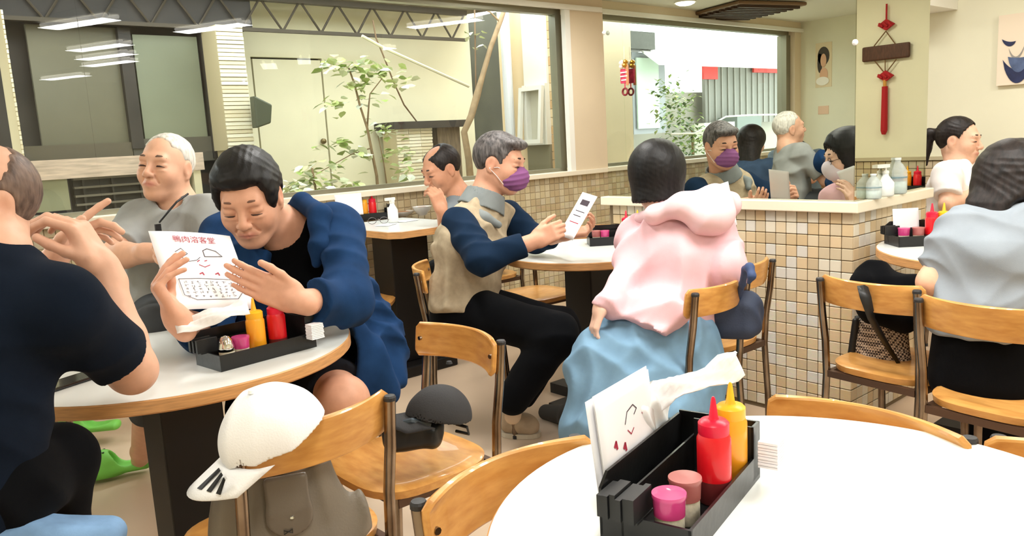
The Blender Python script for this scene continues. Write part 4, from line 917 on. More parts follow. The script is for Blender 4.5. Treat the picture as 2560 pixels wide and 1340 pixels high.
T.rc(L(-.03, 0, -.1), add(nk, (-0.486, -0.775, -0.404), .05), .062, .058, .008, 's'); T.disp = folds(.006, [(14, 6, 30), (-20, 12, 22), (8, -25, 12)], 3); nets('shirt', [(T, .006)], GREYT, t)
q1, q2 = (0.739, 2.592, 0.729), (0.811, 3.252, 0.120); K = Field(); K.rc(mid(q1, q2, .4), q2, .05, .036, .02); K.rc(q2, (0.822, 3.324, 0.060), .036, .034, .02); nets('shin', [(K, .006)], SKIN, t, skin_col([(c, R, 1.)], (224, 174, 146)))
G_ = Field(); G_.rc(add(pv, (-0.988, 0.074, 0.132), .09), q1, .085, .07, .03); G_.rc(q1, mid(q1, q2, .62), .07, .06, .03); legs(G_, add(pv, (0.841, -0.534, -0.087), .09), (0.830, 2.387, 0.764), (0.846, 2.584, 0.494)); G_.rc(pv, add(pv, (0, 0, .03)), .14, .13, .05); nets('trousers', [(G_, .009)], TROG, t)
b = MB(); o_ = Vector(t.location); b.tube([Vector(p)-o_ for p in ((0.962, 2.812, 1.128), (0.916, 2.799, 1.104), (0.882, 2.795, 1.073), (0.853, 2.807, 1.040))], .0035, 6); b.box((-.009, -.006, -.03), (.009, .006, 0), None, Vector((0.845, 2.799, 1.036))-o_); b.build('lanyard', BLKD, t)

# ---- the man in the navy jacket reading the menu
s = 1.1; c = (0.962, 2.297, 1.121); f = (-0.570, -0.721, -0.394); u = (-0.270, -0.300, 0.915)
t = person('black haired man in an open navy jacket reading a menu at the white round table', (1.15, 2.4, 0))
nk, sl, sr, ch, pv = (1.124, 2.345, 0.999), (1.001, 2.634, 0.983), (1.201, 2.227, 1.003), (1.097, 2.395, 0.870), (1.200, 2.296, 0.572)
H = Field(); L, R = head(H, c, f, u, s); H.rc(L(-.035, 0, -.075), nk, .066, .07, .03); H.rc(nk, ch, .07, .1, .04)
el, wl = (1.096, 2.010, 0.814), (0.902, 1.921, 0.866); er, wr_ = (0.784, 2.265, 0.755), (0.613, 1.968, 0.864)
A = Field(); arm(A, sr, el, wl, s=1.05); hand(A, wl, (-0.792, 0.376, 0.481), (0.530, 0.846, 0.061), -1, 1.08, (.10, .22, .15), .0, (.9, .36, -.12))
B = Field(); arm(B, sl, er, wr_, s=1.05); hand(B, wr_, (-0.344, 0.241, 0.907), (0.947, -0.129, 0.293), 1, 1.08, (1.15, .25, .12), 0, (.8, .1, .6), [(.95, .2, .1), (1.05, .25, .12), (1.15, .3, .12), (1.25, .35, .15)])
K = Field(); hp, kn, an = (1.150, 2.332, 0.536), (1.042, 1.985, 0.541), (1.049, 2.099, 0.292); legs(K, hp, kn, an, (.08, .066, .046)); K.rc(kn, mid(kn, an, .35), .064, .058, .03)
nets('body', [(H, .0026), (A, .0034), (B, .0034), (K, .007)], SKIN, t, skin_col([(c, R, s)], (222, 168, 140)))
face_lines(L, s, t, mat('brow_faint', (120, 88, 72), .8), LID, .03, 1., .003, .005)
def ex(F, L, R, N): F.ell(L(.035, -.01, .085), (.055*1.1, .066*1.1, .035*1.1), R, .02); F.ell(L(.03, .066, .03), (.03*1.1, .016*1.1, .05*1.1), R, .015); F.ell(L(.03, -.066, .03), (.03*1.1, .016*1.1, .05*1.1), R, .015); F.ell(L(.0, 0, .105), (.07*1.1, .06*1.1, .03*1.1), R, .02)
hair_cap(c, f, u, s, HBLK, t, (.112, .09, .104), (-.016, 0, .034), ((.06, 0, .07), (.9, 0, -.43)), -.06, ex, .004)
T = Field(); lat = (0.756, -0.651, -0.060); T.slab(pv, ch, lat, (.2, .14), (.19, .125), .05); T.slab(ch, mid(ch, nk, .85), lat, (.17, .11), (.1, .075), .05); T.rc(mid(sl, sr, .15), mid(sl, sr, .85), .055, .055, .05); T.rc(L(-.03, 0, -.1), nk, .07, .07, .01, 's'); T.disp = folds(.004, [(16, 6, 20), (-10, 12, 26)], 5); nets('t_shirt', [(T, .007)], BLKT, t)
J = Field(); J.slab(pv, ch, lat, (.235, .165), (.225, .15), .05); J.slab(ch, mid(ch, nk, .9), lat, (.215, .14), (.13, .095), .05); J.rc(sl, sr, .068, .068, .05)
hm = mid(el, wl, .72); J.chain([sr, el], [.082, .074], .04); J.rc(el, mid(el, wl, .95), .07, .062, .03, 'u', [(hm, tuple(np.subtract(wl, el)))]); J.chain([sl, er], [.08, .07], .04); hm = mid(er, wr_, .5); J.rc(er, mid(er, wr_, .9), .066, .056, .03, 'u', [(hm, tuple(np.subtract(wr_, er)))])
J.slab(add(pv, (0, 0, -.02)), (1.179, 2.061, 0.511), lat, (.2, .12), (.10, .035), .06); J.slab((1.161, 2.117, 0.700), (1.171, 2.014, 0.505), lat, (.07, .04), (.06, .02), .05)
fr_ = (-0.687, -0.721, 0.095)
J.slab((0.984, 2.182, 1.047), (1.005, 2.132, 0.645), lat, (.075, .2), (.16, .22), .012, 's'); J.rc(L(-.02, 0, -.08), add(nk, fr_, .02), .078, .084, .01, 's')
J.disp = folds(.009, [(18, 8, 22), (-24, 10, 18), (6, -18, 30)], 8); nets('jacket', [(J, .006)], NAVY, t)
b = Field(); b.chain([(1.137, 2.314, 1.094), (1.130, 2.192, 1.055), (1.099, 2.148, 0.976), (1.082, 2.151, 0.919)], [.03, .034, .03, .016], .02); b.chain([(1.137, 2.314, 1.094), (1.127, 2.405, 1.041)], [.03, .03], .02); b.disp = folds(.003, [(30, 10, 20)], 2); nets('collar', [(b, .005)], NAVY, t)
S_ = Field(); S_.rc(hp, mid(hp, kn, .9), .108, .088, .03, 'u', [(mid(hp, kn, .74), tuple(np.subtract(kn, hp)))]); h2, k2 = (1.094, 2.455, 0.513), (0.884, 2.224, 0.522); legs(S_, h2, k2, (0.907, 2.347, 0.253), (.1, .08, .06)); S_.rc(h2, hp, .12, .12, .05); S_.disp = folds(.004, [(20, 8, 26)], 4); nets('shorts', [(S_, .008)], cloth('shorts_black', (28, 29, 34)), t)
g = glyphs(t, 'EAL', 0, 0, .03, mat('print_white', (240, 240, 238), .6)); ts_ = [o for o in t.children if o.name.startswith('t_shirt')][0]; eye = Vector((0, 0, 1.25))-Vector(t.location); ok_, hp_, hn_, _i = ts_.ray_cast(eye, (Vector((0.433, 0.934, 1.114))-Vector((0, 0, 1.25))).normalized())
if not ok_: hp_ = Vector((1.039, 2.242, 0.923))-Vector(t.location)
orient(g, hp_+hn_*.004, Vector((0.907, -0.420, 0.002))-hn_*Vector((0.907, -0.420, 0.002)).dot(hn_), (0, 0, 1))
g2 = Field(); 
# ---- the man in the black T-shirt, hands clasped
s = .95; c = (0.224, 1.797, 1.191); f = (-0.950, -0.302, 0.082); u = (0.177, -0.042, 0.983)
t = person('balding man in a black T-shirt with clasped hands, elbow on the table', (.1, 1.6, 0))
nk, sh, s2, ch, pv = (0.219, 1.739, 1.086), (0.307, 1.644, 0.993), (0.128, 1.850, 1.050), (0.179, 1.725, 0.988), (0.095, 1.690, 0.665)
H = Field(); L, R = head(H, c, f, u, s); H.rc(L(-.03, 0, -.07), nk, .06, .066, .03); H.rc(nk, ch, .066, .09, .04)
el, wr_ = (0.456, 1.810, 0.805), (0.447, 1.891, 1.024); e2, w2 = (0.238, 2.230, 0.900), (0.375, 2.085, 1.019)
A = Field(); arm(A, sh, el, wr_, (.058, .050, .045, .031)); hand(A, wr_, (-0.365, 0.182, 0.913), (-0.743, 0.546, -0.387), 1, 1.18, (.75, .8, .4), .1, (.7, .2, .6))
B = Field(); arm(B, s2, e2, w2); hand(B, w2, (0.734, 0.028, 0.679), (0.496, -0.621, -0.607), -1, 1.15, (.5, .7, .4), .1, (.8, .5, .2), [(.1, .1, .1), (.55, .7, .4), (.6, .7, .4), (.6, .7, .4)])
nets('body', [(H, .003), (A, .0034), (B, .0034)], SKIN, t, skin_col([(c, R, s)], (224, 176, 150)))
face_lines(L, s, t, BRG, LID)
hair_cap(c, f, u, s, HGB, t, (.1, .083, .093), (-.02, 0, .024), ((-.015, 0, .06), (.55, 0, .42)), -.065, disp=.0015)
T = Field(); lat = (0.947, 0.263, -0.185); T.slab(pv, ch, lat, (.15, .13), (.16, .125), .05); T.slab(ch, mid(ch, nk, .85), lat, (.165, .12), (.09, .075), .06); T.rc(s2, sh, .06, .062, .06); hm = mid(sh, el, .77); T.rc(sh, mid(sh, el, 1.0), .074, .066, .04, 'u', [(hm, tuple(np.subtract(el, sh)))])
T.rc(L(-.03, 0, -.1), nk, .064, .066, .01, 's'); T.disp = folds(.006, [(16, 6, 20), (-14, 18, 12), (8, -10, 30)], 11); nets('t_shirt', [(T, .005)], NVBL, t)
G_ = Field(); hp, kn = (0.167, 1.681, 0.665), (0.294, 1.784, 0.658); G_.rc(hp, kn, .09, .07, .03); G_.rc(kn, (0.275, 1.844, 0.487), .07, .06, .03); G_.rc((0.275, 1.844, 0.487), (0.293, 2.154, 0.080), .06, .05, .03); G_.rc(pv, hp, .13, .1, .05); G_.disp = folds(.004, [(20, 10, 16)], 6); nets('trousers', [(G_, .007)], BLKP2, t)

# ---- the masked man in a fleece vest
s = 1.06; c = (2.225, 2.634, 1.151); f = (0.468, -0.859, -0.207); u = (0.152, -0.157, 0.976)
t = person('grey haired man in a taupe fleece vest and purple face mask reading a card', (2.15, 2.65, 0))
nk, sn, sf, ch, pv = (2.151, 2.677, 0.988), (1.985, 2.630, 0.914), (2.332, 2.732, 0.911), (2.081, 2.687, 0.817), (2.019, 2.685, 0.557)
H = Field(); L, R = head(H, c, f, u, s); H.rc(L(-.035, 0, -.07), nk, .06, .064, .03); H.rc(nk, ch, .064, .1, .04)
en, wn_ = (1.922, 2.418, 0.794), (2.089, 2.287, 0.854); ef, wf = (2.378, 2.603, 0.803), (2.320, 2.355, 0.850)
A = Field(); arm(A, sn, en, wn_); hand(A, wn_, (0.630, -0.665, 0.402), (0.840, 0.527, -0.130), 1, 1.0, (.75, .9, .5), 0, (.8, .4, .3))
B = Field(); arm(B, sf, ef, wf); hand(B, wf, (0.779, -0.625, 0.048), (-0.385, -0.113, 0.916), -1, 1.0, (.75, .9, .5), 0, (.8, .5, .5))
nets('body', [(H, .0028), (A, .0038), (B, .0038)], SKIN, t, skin_col([(c, R, s)], (216, 162, 134)))
face_lines(L, s, t, BRW, LID, .03, 1.1)
def ex(F, L, R, N): F.ell(L(.05, 0, .088), (.05*1.06, .066*1.06, .026*1.06), R, .02)
hair_cap(c, f, u, s, HGRY, t, (.104, .086, .098), (-.018, 0, .033), ((.058, 0, .07), (.9, 0, -.35)), -.05, ex, .0025)
Mk = Field(); Rm = R
Mk.ell(L(.062, 0, -.052), (.066*s, .064*s, .052*s), Rm, .01, 'u', [(L(.03, 0, -.05), -np.asarray(f, np.float32))]); Mk.ell(L(.09, 0, -.03), (.034*s, .03*s, .03*s), Rm, .03); Mk.disp = folds(.0015, [(0, 0, 170)], 1); nets('face_mask', [(Mk, .003)], MASKP, t)
b = MB(); o_ = Vector(t.location)
for y in (-1, 1):
    for z in (-.02, -.075): b.tube([Vector(L(.05, y*.062, z))-o_, Vector(L(.02, y*.074, z*.6))-o_, Vector(L(-.012, y*.084, -.02))-o_], .0014, 6)
b.build('mask_loop', mat('loop_white', (240, 236, 236), .7), t)
lat = (0.844, 0.519, -0.136); T = Field(); T.slab(pv, ch, lat, (.2, .145), (.21, .14), .05); T.slab(ch, mid(ch, nk, .8), lat, (.21, .135), (.1, .085), .05); T.rc(mid(sn, sf, .12), mid(sn, sf, .88), .07, .07, .05)
hm = mid(pv, ch, .02); T.rc(L(-.03, 0, -.1), nk, .062, .07, .01, 's'); T.disp = folds(.010, [(14, 10, 26), (-22, 12, 20), (10, -22, 16)], 21)
T2_ = Field()
for fn, a, b_, kk, op in T.p: T2_.add((lambda fn: (lambda P: np.maximum(fn(P), (P-V3(pv))@unit(V3(-.1, -.1, -1))-.01)))(fn) if op == 'u' else fn, a, b_, kk, op)
T2_.disp = T.disp; nets('vest', [(T2_, .006)], FLEECE, t)
b = Field(); ax_ = unit(np.subtract(L(-.03, 0, -.06), nk)); b0 = add(nk, ax_, -.035); b1 = add(nk, ax_, .052); b.slab(b0, b1, lat, (.112, .108), (.086, .084), .01, 'u', [(add(nk, ax_, .05), ax_), (add(nk, ax_, -.03), -ax_)]); b.slab(b0, add(nk, ax_, .06), lat, (.102, .098), (.077, .075), .004, 's'); b.rc((2.070, 2.437, 0.981), (2.282, 2.584, 0.956), .05, .05, .004, 's'); b.chain([(2.057, 2.634, 0.976), (2.067, 2.564, 0.936), (2.111, 2.533, 0.904)], [.018, .022, .016], .02); nets('collar', [(b, .005)], COLLAR, t);
A = Field(); A.chain([sn, en], [.078, .062], .03); hm = mid(en, wn_, .8); A.rc(en, mid(en, wn_, .98), .06, .046, .03, 'u', [(hm, tuple(np.subtract(wn_, en)))]); A.chain([sf, ef], [.074, .06], .03); hm = mid(ef, wf, .55); A.rc(ef, wf, .058, .044, .03, 'u', [(hm, tuple(np.subtract(wf, ef)))]); A.disp = folds(.005, [(24, 10, 26), (-26, 14, 10)], 4); nets('sleeves', [(A, .006)], SLV, t)
G_ = Field(); G_.slab(add(pv, (0, 0, -.06)), add(pv, (0, 0, .02)), lat, (.19, .15), (.18, .14), .05); k1, k2 = (2.099, 2.201, 0.485), (2.276, 2.364, 0.463); a1, a2 = (1.967, 2.339, 0.225), (2.121, 2.441, 0.197); legs(G_, add(pv, lat, -.06), k1, a1, (.105, .085, .066)); legs(G_, add(pv, lat, .08), k2, a2, (.1, .08, .064)); G_.disp = folds(.004, [(18, 10, 20)], 9); nets('trousers', [(G_, .007)], BLKP2, t)
K = Field(); K.rc(mid(k1, a1, .9), (1.972, 2.346, 0.154), .036, .034, .01); nets('sock', [(K, .006)], mat('sock_beige', (196, 172, 146), .9), t)
shoe(t, (2.063, 2.537, 0.045), (2.162, 2.392, 0.045), cloth('shoe_beige', (190, 170, 146), 300, .25), SOLE)

# ---- the woman in the pink hoodie
s = 1.0; c = (2.324, 1.867, 1.079); f = (0.708, 0.676, -0.204); u = (0.151, 0.127, 0.980)
t = person('woman with a black bob in a pink hoodie and blue skirt, seen from behind', (2.2, 1.9, 0))
nk, sl, sr, ch, pv = (2.296, 1.815, 0.976), (2.284, 1.936, 0.868), (2.369, 1.654, 0.888), (2.291, 1.754, 0.791), (2.226, 1.753, 0.523)
H = Field(); L, R = head(H, c, f, u, s); H.rc(L(-.03, 0, -.06), nk, .05, .055, .03); H.rc(nk, ch, .055, .08, .04)
el, wl = (2.145, 1.869, 0.744), (1.971, 1.841, 0.664); er, wr_ = (2.309, 1.548, 0.774), (2.521, 1.730, 0.851)
A = Field(); arm(A, sl, el, wl, (.045, .036, .034, .024)); hand(A, wl, (-0.424, 0.063, -0.904), (0.813, -0.494, -0.307), -1, .9, (.5, .5, .3), 0, (.8, .5, .2))
B = Field(); arm(B, sr, er, wr_, (.045, .036, .034, .024)); hand(B, wr_, (0.392, 0.124, 0.911), (-0.258, 0.962, 0.088), 1, .9, (.5, .5, .3), 0)
nets('body', [(H, .003), (A, .0036), (B, .004)], SKIN, t, skin_col([(c, R, s)], (236, 194, 172)))
face_lines(L, s, t, BRW, LID, slit=1.3)
def ex(F, L, R, N):
    cl = [(L(.045, 0, 0), N(1, 0, -.05)), (L(0, 0, -.085), N(.1, 0, -1))]
    F.slab(L(-.012, 0, .04), L(-.018, 0, -.1), N(0, 1, 0), (.097, .112), (.094, .09), .03, 'u', cl)
hair_cap(c, f, u, s, HBLK, t, (.118, .1, .105), (-.012, 0, .034), ((.075, 0, .06), (.9, 0, -.4)), -.09, ex, .0016, ear=False)
Mk = Field(); Mk.ell(L(.058, 0, -.052), (.062, .064, .055), R, .01, 'u', [(L(.03, 0, -.05), -np.asarray(f, np.float32))]); Mk.ell(L(.088, 0, -.03), (.034, .03, .03), R, .03); nets('face_mask', [(Mk, .004)], cloth('mask_lilac', (226, 214, 226), 400, .05), t)
b = MB(); o_ = Vector(t.location)
for y in (-1, 1):
    b.tube([Vector(L(.094, y*.034+.02*math.cos(k*PI/6), .002+.017*math.sin(k*PI/6)))-o_ for k in range(13)], .0013, 6); b.tube([Vector(L(.094, y*.055, .004))-o_, Vector(L(0, y*.084, .008))-o_], .0012, 6)
b.build('spectacles', BLKD, t)
lat = (0.135, -0.987, 0.090); T = Field(); T.slab(add(pv, (0, 0, .0)), ch, lat, (.165, .14), (.165, .125), .05); T.slab(ch, mid(ch, nk, .75), lat, (.165, .12), (.1, .09), .06); T.rc(sl, sr, .06, .062, .05)
T.chain([sl, el], [.064, .054], .06); T.rc(mid(el, wl, .82), mid(el, wl, .95), .037, .036, .006); hm = mid(el, wl, .93); T.rc(el, mid(el, wl, 1.05), .05, .04, .02, 'u', [(hm, tuple(np.subtract(wl, el)))]); T.chain([sr, er], [.072, .066], .03); T.rc(er, mid(er, wr_, .9), .06, .046, .03)
T.slab((2.098, 1.704, 0.656), (1.969, 1.687, 0.556), lat, (.14, .06), (.07, .03), .06)
T.rc(L(-.02, 0, -.11), nk, .055, .058, .01, 's'); T.disp = folds(.012, [(16, 16, 10), (26, 8, -8), (-10, 24, 14)], 17)
T2_ = Field(); hem = (2.050, 1.650, 0.582)
for fn, a, b_, kk, op in T.p: T2_.add((lambda fn: (lambda P: np.maximum(fn(P), (P-V3(hem))@unit(V3((-0.525, 0.148, -0.838))))))(fn) if op == 'u' else fn, a, b_, kk, op)
T2_.disp = T.disp; nets('hoodie', [(T2_, .006)], PINKH, t)
b = Field(); b.chain([(2.255, 1.897, 0.941), (2.208, 1.782, 0.964), (2.238, 1.682, 0.992), (2.340, 1.624, 1.004), (2.440, 1.639, 0.978), (2.478, 1.703, 0.932)], [.02, .032, .044, .05, .04, .03], .03); b.ell((2.291, 1.615, 0.954), (.085, .085, .07), None, .04); b.ell((2.326, 1.688, 0.997), (.06, .06, .035), None, .03, 's'); b.disp = folds(.005, [(20, 16, 22), (-24, 12, 18)], 7); nets('hood', [(b, .005)], mat('hood_pink', (236, 200, 205), .85, nz=(14, .06)), t)
S_ = Field(); S_.slab(add(pv, (0, 0, -.06)), add(pv, (0, 0, .0)), lat, (.185, .15), (.16, .13), .05); k1 = (1.957, 1.838, 0.463); S_.rc(add(pv, (0, 0, -.03)), k1, .115, .098, .06); S_.rc(add(pv, (0, .08, -.03)), add(k1, (.1, .09, 0)), .11, .095, .06)
h1 = (1.940, 1.754, 0.252); S_.slab(mid(pv, k1, .45), mid(h1, (2.038, 1.669, 0.245), .3), lat, (.22, .14), (.27, .19), .08, 'u', [(h1, (-0.135, -0.373, -0.918))]); S_.slab(k1, (1.879, 1.781, 0.256), lat, (.1, .1), (.12, .1), .06, 'u', [(h1, (-0.135, -0.373, -0.918))]); S_.slab((2.201, 1.685, 0.481), (2.156, 1.659, 0.176), lat, (.13, .12), (.18, .16), .08, 'u', [((2.160, 1.662, 0.203), (0, 0, -1))]); S_.disp = folds(.013, [(26, 10, 3), (14, -24, 2), (-20, 18, 4)], 31); nets('skirt', [(S_, .0065)], SKIRT, t)
K = Field(); K.rc((1.943, 1.798, 0.348), (2.147, 2.057, 0.100), .05, .038, .02); nets('sock', [(K, .007)], mat('sock_white', (238, 228, 226), .9), t)
shoe(t, (2.234, 2.075, 0.045), (2.155, 2.127, 0.045), mat('shoe_white', (232, 222, 220), .6), SOLE)

# ---- the woman in the grey blue T-shirt
s = .98; c = (2.734, 0.836, 1.021); f = (0.764, 0.493, -0.416); u = (0.306, 0.240, 0.921)
t = person('woman with wavy dark hair in a grey blue T-shirt, back turned, bent over her table', (2.4, .8, 0))
nk, sl, sr, ch, pv = (2.672, 0.845, 0.942), (2.605, 0.920, 0.895), (2.637, 0.710, 0.915), (2.600, 0.829, 0.825), (2.579, 0.842, 0.549)
H = Field(); L, R = head(H, c, f, u, s); H.rc(L(-.03, 0, -.06), nk, .05, .056, .03); H.rc(nk, ch, .056, .08, .04); el, wl = (2.535, 0.975, 0.747), (2.832, 1.008, 0.718); A = Field(); arm(A, sl, el, wl, (.056, .048, .04, .027)); hand(A, wl, (0.981, -0.190, -0.034), (0.039, -0.962, -0.268), -1, .9); B = Field(); er, wr_ = (2.673, 0.673, 0.762), (2.945, 0.831, 0.717); arm(B, sr, er, wr_, (.056, .048, .04, .027)); hand(B, wr_, (0.751, 0.656, -0.073), (-0.539, 0.774, -0.331), 1, .9)
nets('body', [(H, .0034), (A, .004), (B, .006)], SKIN, t, skin_col([(c, R, s)], (232, 182, 152)))
face_lines(L, s, t, BRW, LID)
def ex(F, L, R, N):
    cl = [(L(.05, 0, 0), N(1, 0, 0))]
    F.slab(L(-.02, 0, .04), L(-.04, .0, -.085), N(0, 1, 0), (.1, .11), (.108, .085), .03, 'u', cl)
    for y in (-1, 1): F.chain([L(-.01, y*.08, 0), L(-.02, y*.094, -.06), L(-.01, y*.075, -.105)], [.035, .038, .02], .03)
def sb(F, L, R, N): F.ell(L(-.12, 0, -.135), (.06, .055, .06), R, .02, 's')
hair_cap(c, f, u, s, HBRN, t, (.118, .1, .104), (-.014, 0, .034), ((.075, 0, .06), (.9, 0, -.4)), -.12, ex, .005, ear=False, seed=4, subs=sb)
lat = (0.118, -0.991, 0.064); T = Field(); T.slab((2.572, 0.843, 0.652), ch, lat, (.15, .115), (.16, .11), .05); T.slab(pv, (2.572, 0.843, 0.652), lat, (.15, .12), (.15, .115), .05); T.slab(ch, mid(ch, nk, .85), lat, (.155, .105), (.1, .075), .06); T.rc(sl, sr, .062, .062, .05); hm = mid(sl, el, .72); T.rc(sl, mid(sl, el, .98), .076, .07, .04, 'u', [(hm, tuple(np.subtract(el, sl)))]); T.rc(sr, mid(sr, er, .8), .076, .07, .04); T.rc(L(-.03, 0, -.09), nk, .062, .068, .01, 's'); clipF(T, (2.588, 0.847, 0.609), (0, 0, -1)); T.disp = folds(.008, [(10, 8, 30), (-14, 16, 34), (6, -16, 40)], 13); nets('t_shirt', [(T, .005)], GBT, t)
G_ = Field(); G_.slab(add(pv, (0, 0, -.09)), add(pv, (0, 0, .02)), lat, (.155, .12), (.145, .115), .05); legs(G_, add(pv, (.05, .06, -.03)), (2.98, .95, .5), (2.97, .97, .1)); legs(G_, add(pv, (.05, -.06, -.03)), (2.98, .75, .5), (2.97, .73, .1)); nets('trousers', [(G_, .008)], BLKP2, t)

# ---- the ponytail woman in white
s = 1.02; c = (4.626, 1.674, 1.110); f = (0.034, -0.996, -0.085); u = (0.051, -0.057, 0.997)
t = person('woman with a ponytail in a white T-shirt seated by the cream end wall', (4.6, 1.65, 0))
nk, sn, sf, ch, pv = (4.599, 1.672, 0.990), (4.413, 1.649, 0.948), (4.801, 1.686, 0.934), (4.574, 1.667, 0.864), (4.536, 1.652, 0.644)
H = Field(); L, R = head(H, c, f, u, s); H.rc(L(-.03, 0, -.06), nk, .046, .05, .03); H.rc(nk, ch, .05, .08, .04); el, wl = (4.315, 1.608, 0.801), (4.490, 1.536, 0.852); A = Field(); arm(A, sn, el, wl, (.044, .037, .034, .024)); hand(A, wl, (0.428, -0.839, 0.335), (0.814, 0.042, -0.579), 1, .9); B = Field(); arm(B, sf, (4.865, 1.662, 0.763), (4.852, 1.619, 0.820), (.044, .037, .034, .024))
nets('body', [(H, .004), (A, .005), (B, .006)], SKIN, t, skin_col([(c, R, s)], (234, 186, 158)))
face_lines(L, s, t, BRW, LID, slit=1.2)
def ex(F, L, R, N): F.chain([L(-.1, 0, .04), L(-.15, 0, .03), L(-.165, 0, -.05), L(-.15, 0, -.13)], [.02, .03, .034, .012], .015)
hair_cap(c, f, u, s, HBRN, t, (.104, .085, .098), (-.018, 0, .032), ((.05, 0, .075), (.85, 0, -.4)), -.045, ex, .0025)
lat = (0.996, -0.070, -0.060); T = Field(); T.slab(pv, ch, lat, (.17, .12), (.18, .12), .05); T.slab(ch, mid(ch, nk, .8), lat, (.17, .11), (.08, .07), .05); T.rc(sn, sf, .056, .056, .05); hm = mid(sn, el, .72); T.rc(sn, mid(sn, el, .95), .07, .066, .03, 'u', [(hm, tuple(np.subtract(el, sn)))]); T.rc(sf, (4.865, 1.667, 0.785), .068, .06, .03); T.rc(L(-.03, 0, -.1), nk, .055, .06, .01, 's'); T.disp = folds(.005, [(16, 8, 26), (-14, 20, 20)], 15); nets('t_shirt', [(T, .007)], WHT, t)
G_ = Field(); G_.slab(add(pv, (0, 0, -.06)), pv, lat, (.16, .13), (.16, .13), .05); legs(G_, add(pv, lat, .07), add(add(pv, lat, .07), (.2, -.35, -.02)), add(add(pv, lat, .07), (.2, -.36, -.36))); legs(G_, add(pv, lat, -.07), add(add(pv, lat, -.07), (.2, -.35, -.02)), add(add(pv, lat, -.07), (.2, -.36, -.36))); nets('trousers', [(G_, .011)], DEN, t)

# ---- the balding man eating at the wall table
s = 1.1; c = (2.643, 3.641, 1.106); f = (-0.932, 0.093, -0.351); u = (-0.274, 0.043, 0.961)
t = person('balding man in grey eating at the wall table behind the masked man', (2.95, 3.75, 0))
nk, sn, sf, ch, pv = (2.730, 3.599, 0.947), (2.621, 3.539, 0.852), (2.950, 3.649, 0.814), (2.760, 3.602, 0.766), (3.02, 3.78, .52)
H = Field(); L, R = head(H, c, f, u, s); H.rc(L(-.03, 0, -.06), nk, .058, .062, .03); H.rc(nk, ch, .062, .09, .04); el, wl = (2.497, 3.422, 0.740), (2.436, 3.375, 0.902); A = Field(); arm(A, sn, el, wl); hand(A, wl, (-0.200, 0.230, 0.952), (-0.062, 0.978, 0.200), -1, 1.05, (.7, .8, .5), 0, (.8, .4, .4))
nets('body', [(H, .0034), (A, .0042)], SKIN, t, skin_col([(c, R, s)], (206, 150, 120)))
face_lines(L, s, t, BRW, LID, .03, 1.2)
def sb(F, L, R, N): F.ell(L(.02, 0, .14), (.06*1.1, .05*1.1, .075*1.1), R, .02, 's')
hair_cap(c, f, u, s, HBRN, t, (.103, .085, .096), (-.018, 0, .032), ((.058, 0, .075), (.85, 0, -.25)), -.05, None, .0025, subs=sb)
lat = (0.957, 0.264, -0.123); T = Field(); T.slab(pv, ch, lat, (.19, .13), (.19, .125), .05); T.slab(ch, mid(ch, nk, .85), lat, (.18, .12), (.1, .08), .05); T.rc(sn, sf, .06, .06, .05); T.rc(sn, mid(sn, el, .8), .07, .066, .03, 'u', [(mid(sn, el, .7), tuple(np.subtract(el, sn)))]); T.rc(L(-.03, 0, -.1), nk, .062, .066, .01, 's'); T.disp = folds(.005, [(16, 8, 26)], 19); nets('shirt', [(T, .008)], cloth('shirt_steel', (126, 134, 140)), t)
G_ = Field(); legs(G_, pv, (2.76, 3.58, .5), (2.78, 3.58, .08)); legs(G_, add(pv, (0, .12, 0)), (2.72, 3.86, .5), (2.72, 3.86, .08)); G_.rc(pv, add(pv, (0, .1, 0)), .13, .13, .05); nets('trousers', [(G_, .011)], TROG, t)

# ---- two diners further along the window, seen only in the mirror
c = (.30, 3.60, 1.12); t = person('long haired woman in a blue denim shirt, seen from behind in the mirror', (.3, 3.6, 0)); f = (-.95, -.1, -.2); u = (-.2, 0, 1)
H = Field(); L, R = head(H, c, f, u, 1.05); H.rc(L(-.03, 0, -.06), (.38, 3.6, .98), .05, .055, .03); A = Field(); hand_w = (.02, 3.42, .78); arm(A, (.36, 3.4, .93), (.25, 3.36, .76), hand_w); hand(A, hand_w, (-1, .2, 0), (0, 0, -1), -1, .9); B = Field(); hw2 = (.02, 3.76, .78); arm(B, (.36, 3.8, .93), (.25, 3.84, .76), hw2); hand(B, hw2, (-1, -.2, 0), (0, 0, -1), 1, .9); nets('body', [(H, .005), (A, .006), (B, .006)], SKIN, t, skin_col([(c, R, 1.05)], (232, 184, 156))); face_lines(L, 1., t, BRW, LID)
def ex(F, L, R, N): F.slab(L(-.02, 0, .03), L(-.06, 0, -.17), N(0, 1, 0), (.1, .105), (.12, .07), .03, 'u', [(L(.04, 0, 0), N(1, 0, 0))])
hair_cap(c, f, u, 1.05, HBRN, t, (.118, .1, .104), (-.014, 0, .034), ((.075, 0, .06), (.9, 0, -.4)), -.2, ex, .004, .006, ear=False)
T = Field(); T.slab((.46, 3.6, .48), (.42, 3.6, .82), (0, 1, 0), (.2, .14), (.21, .13), .05); T.slab((.42, 3.6, .82), (.38, 3.6, .97), (0, 1, 0), (.2, .12), (.1, .08), .05); T.rc((.38, 3.4, .92), (.38, 3.8, .92), .066, .066, .05); T.chain([(.37, 3.4, .92), (.25, 3.36, .76), (.08, 3.41, .78)], [.07, .058, .042], .03); T.chain([(.37, 3.8, .92), (.25, 3.84, .76), (.08, 3.77, .78)], [.07, .058, .042], .03); T.disp = folds(.006, [(16, 8, 26), (-14, 20, 20)], 23); nets('shirt', [(T, .009)], DEN, t)
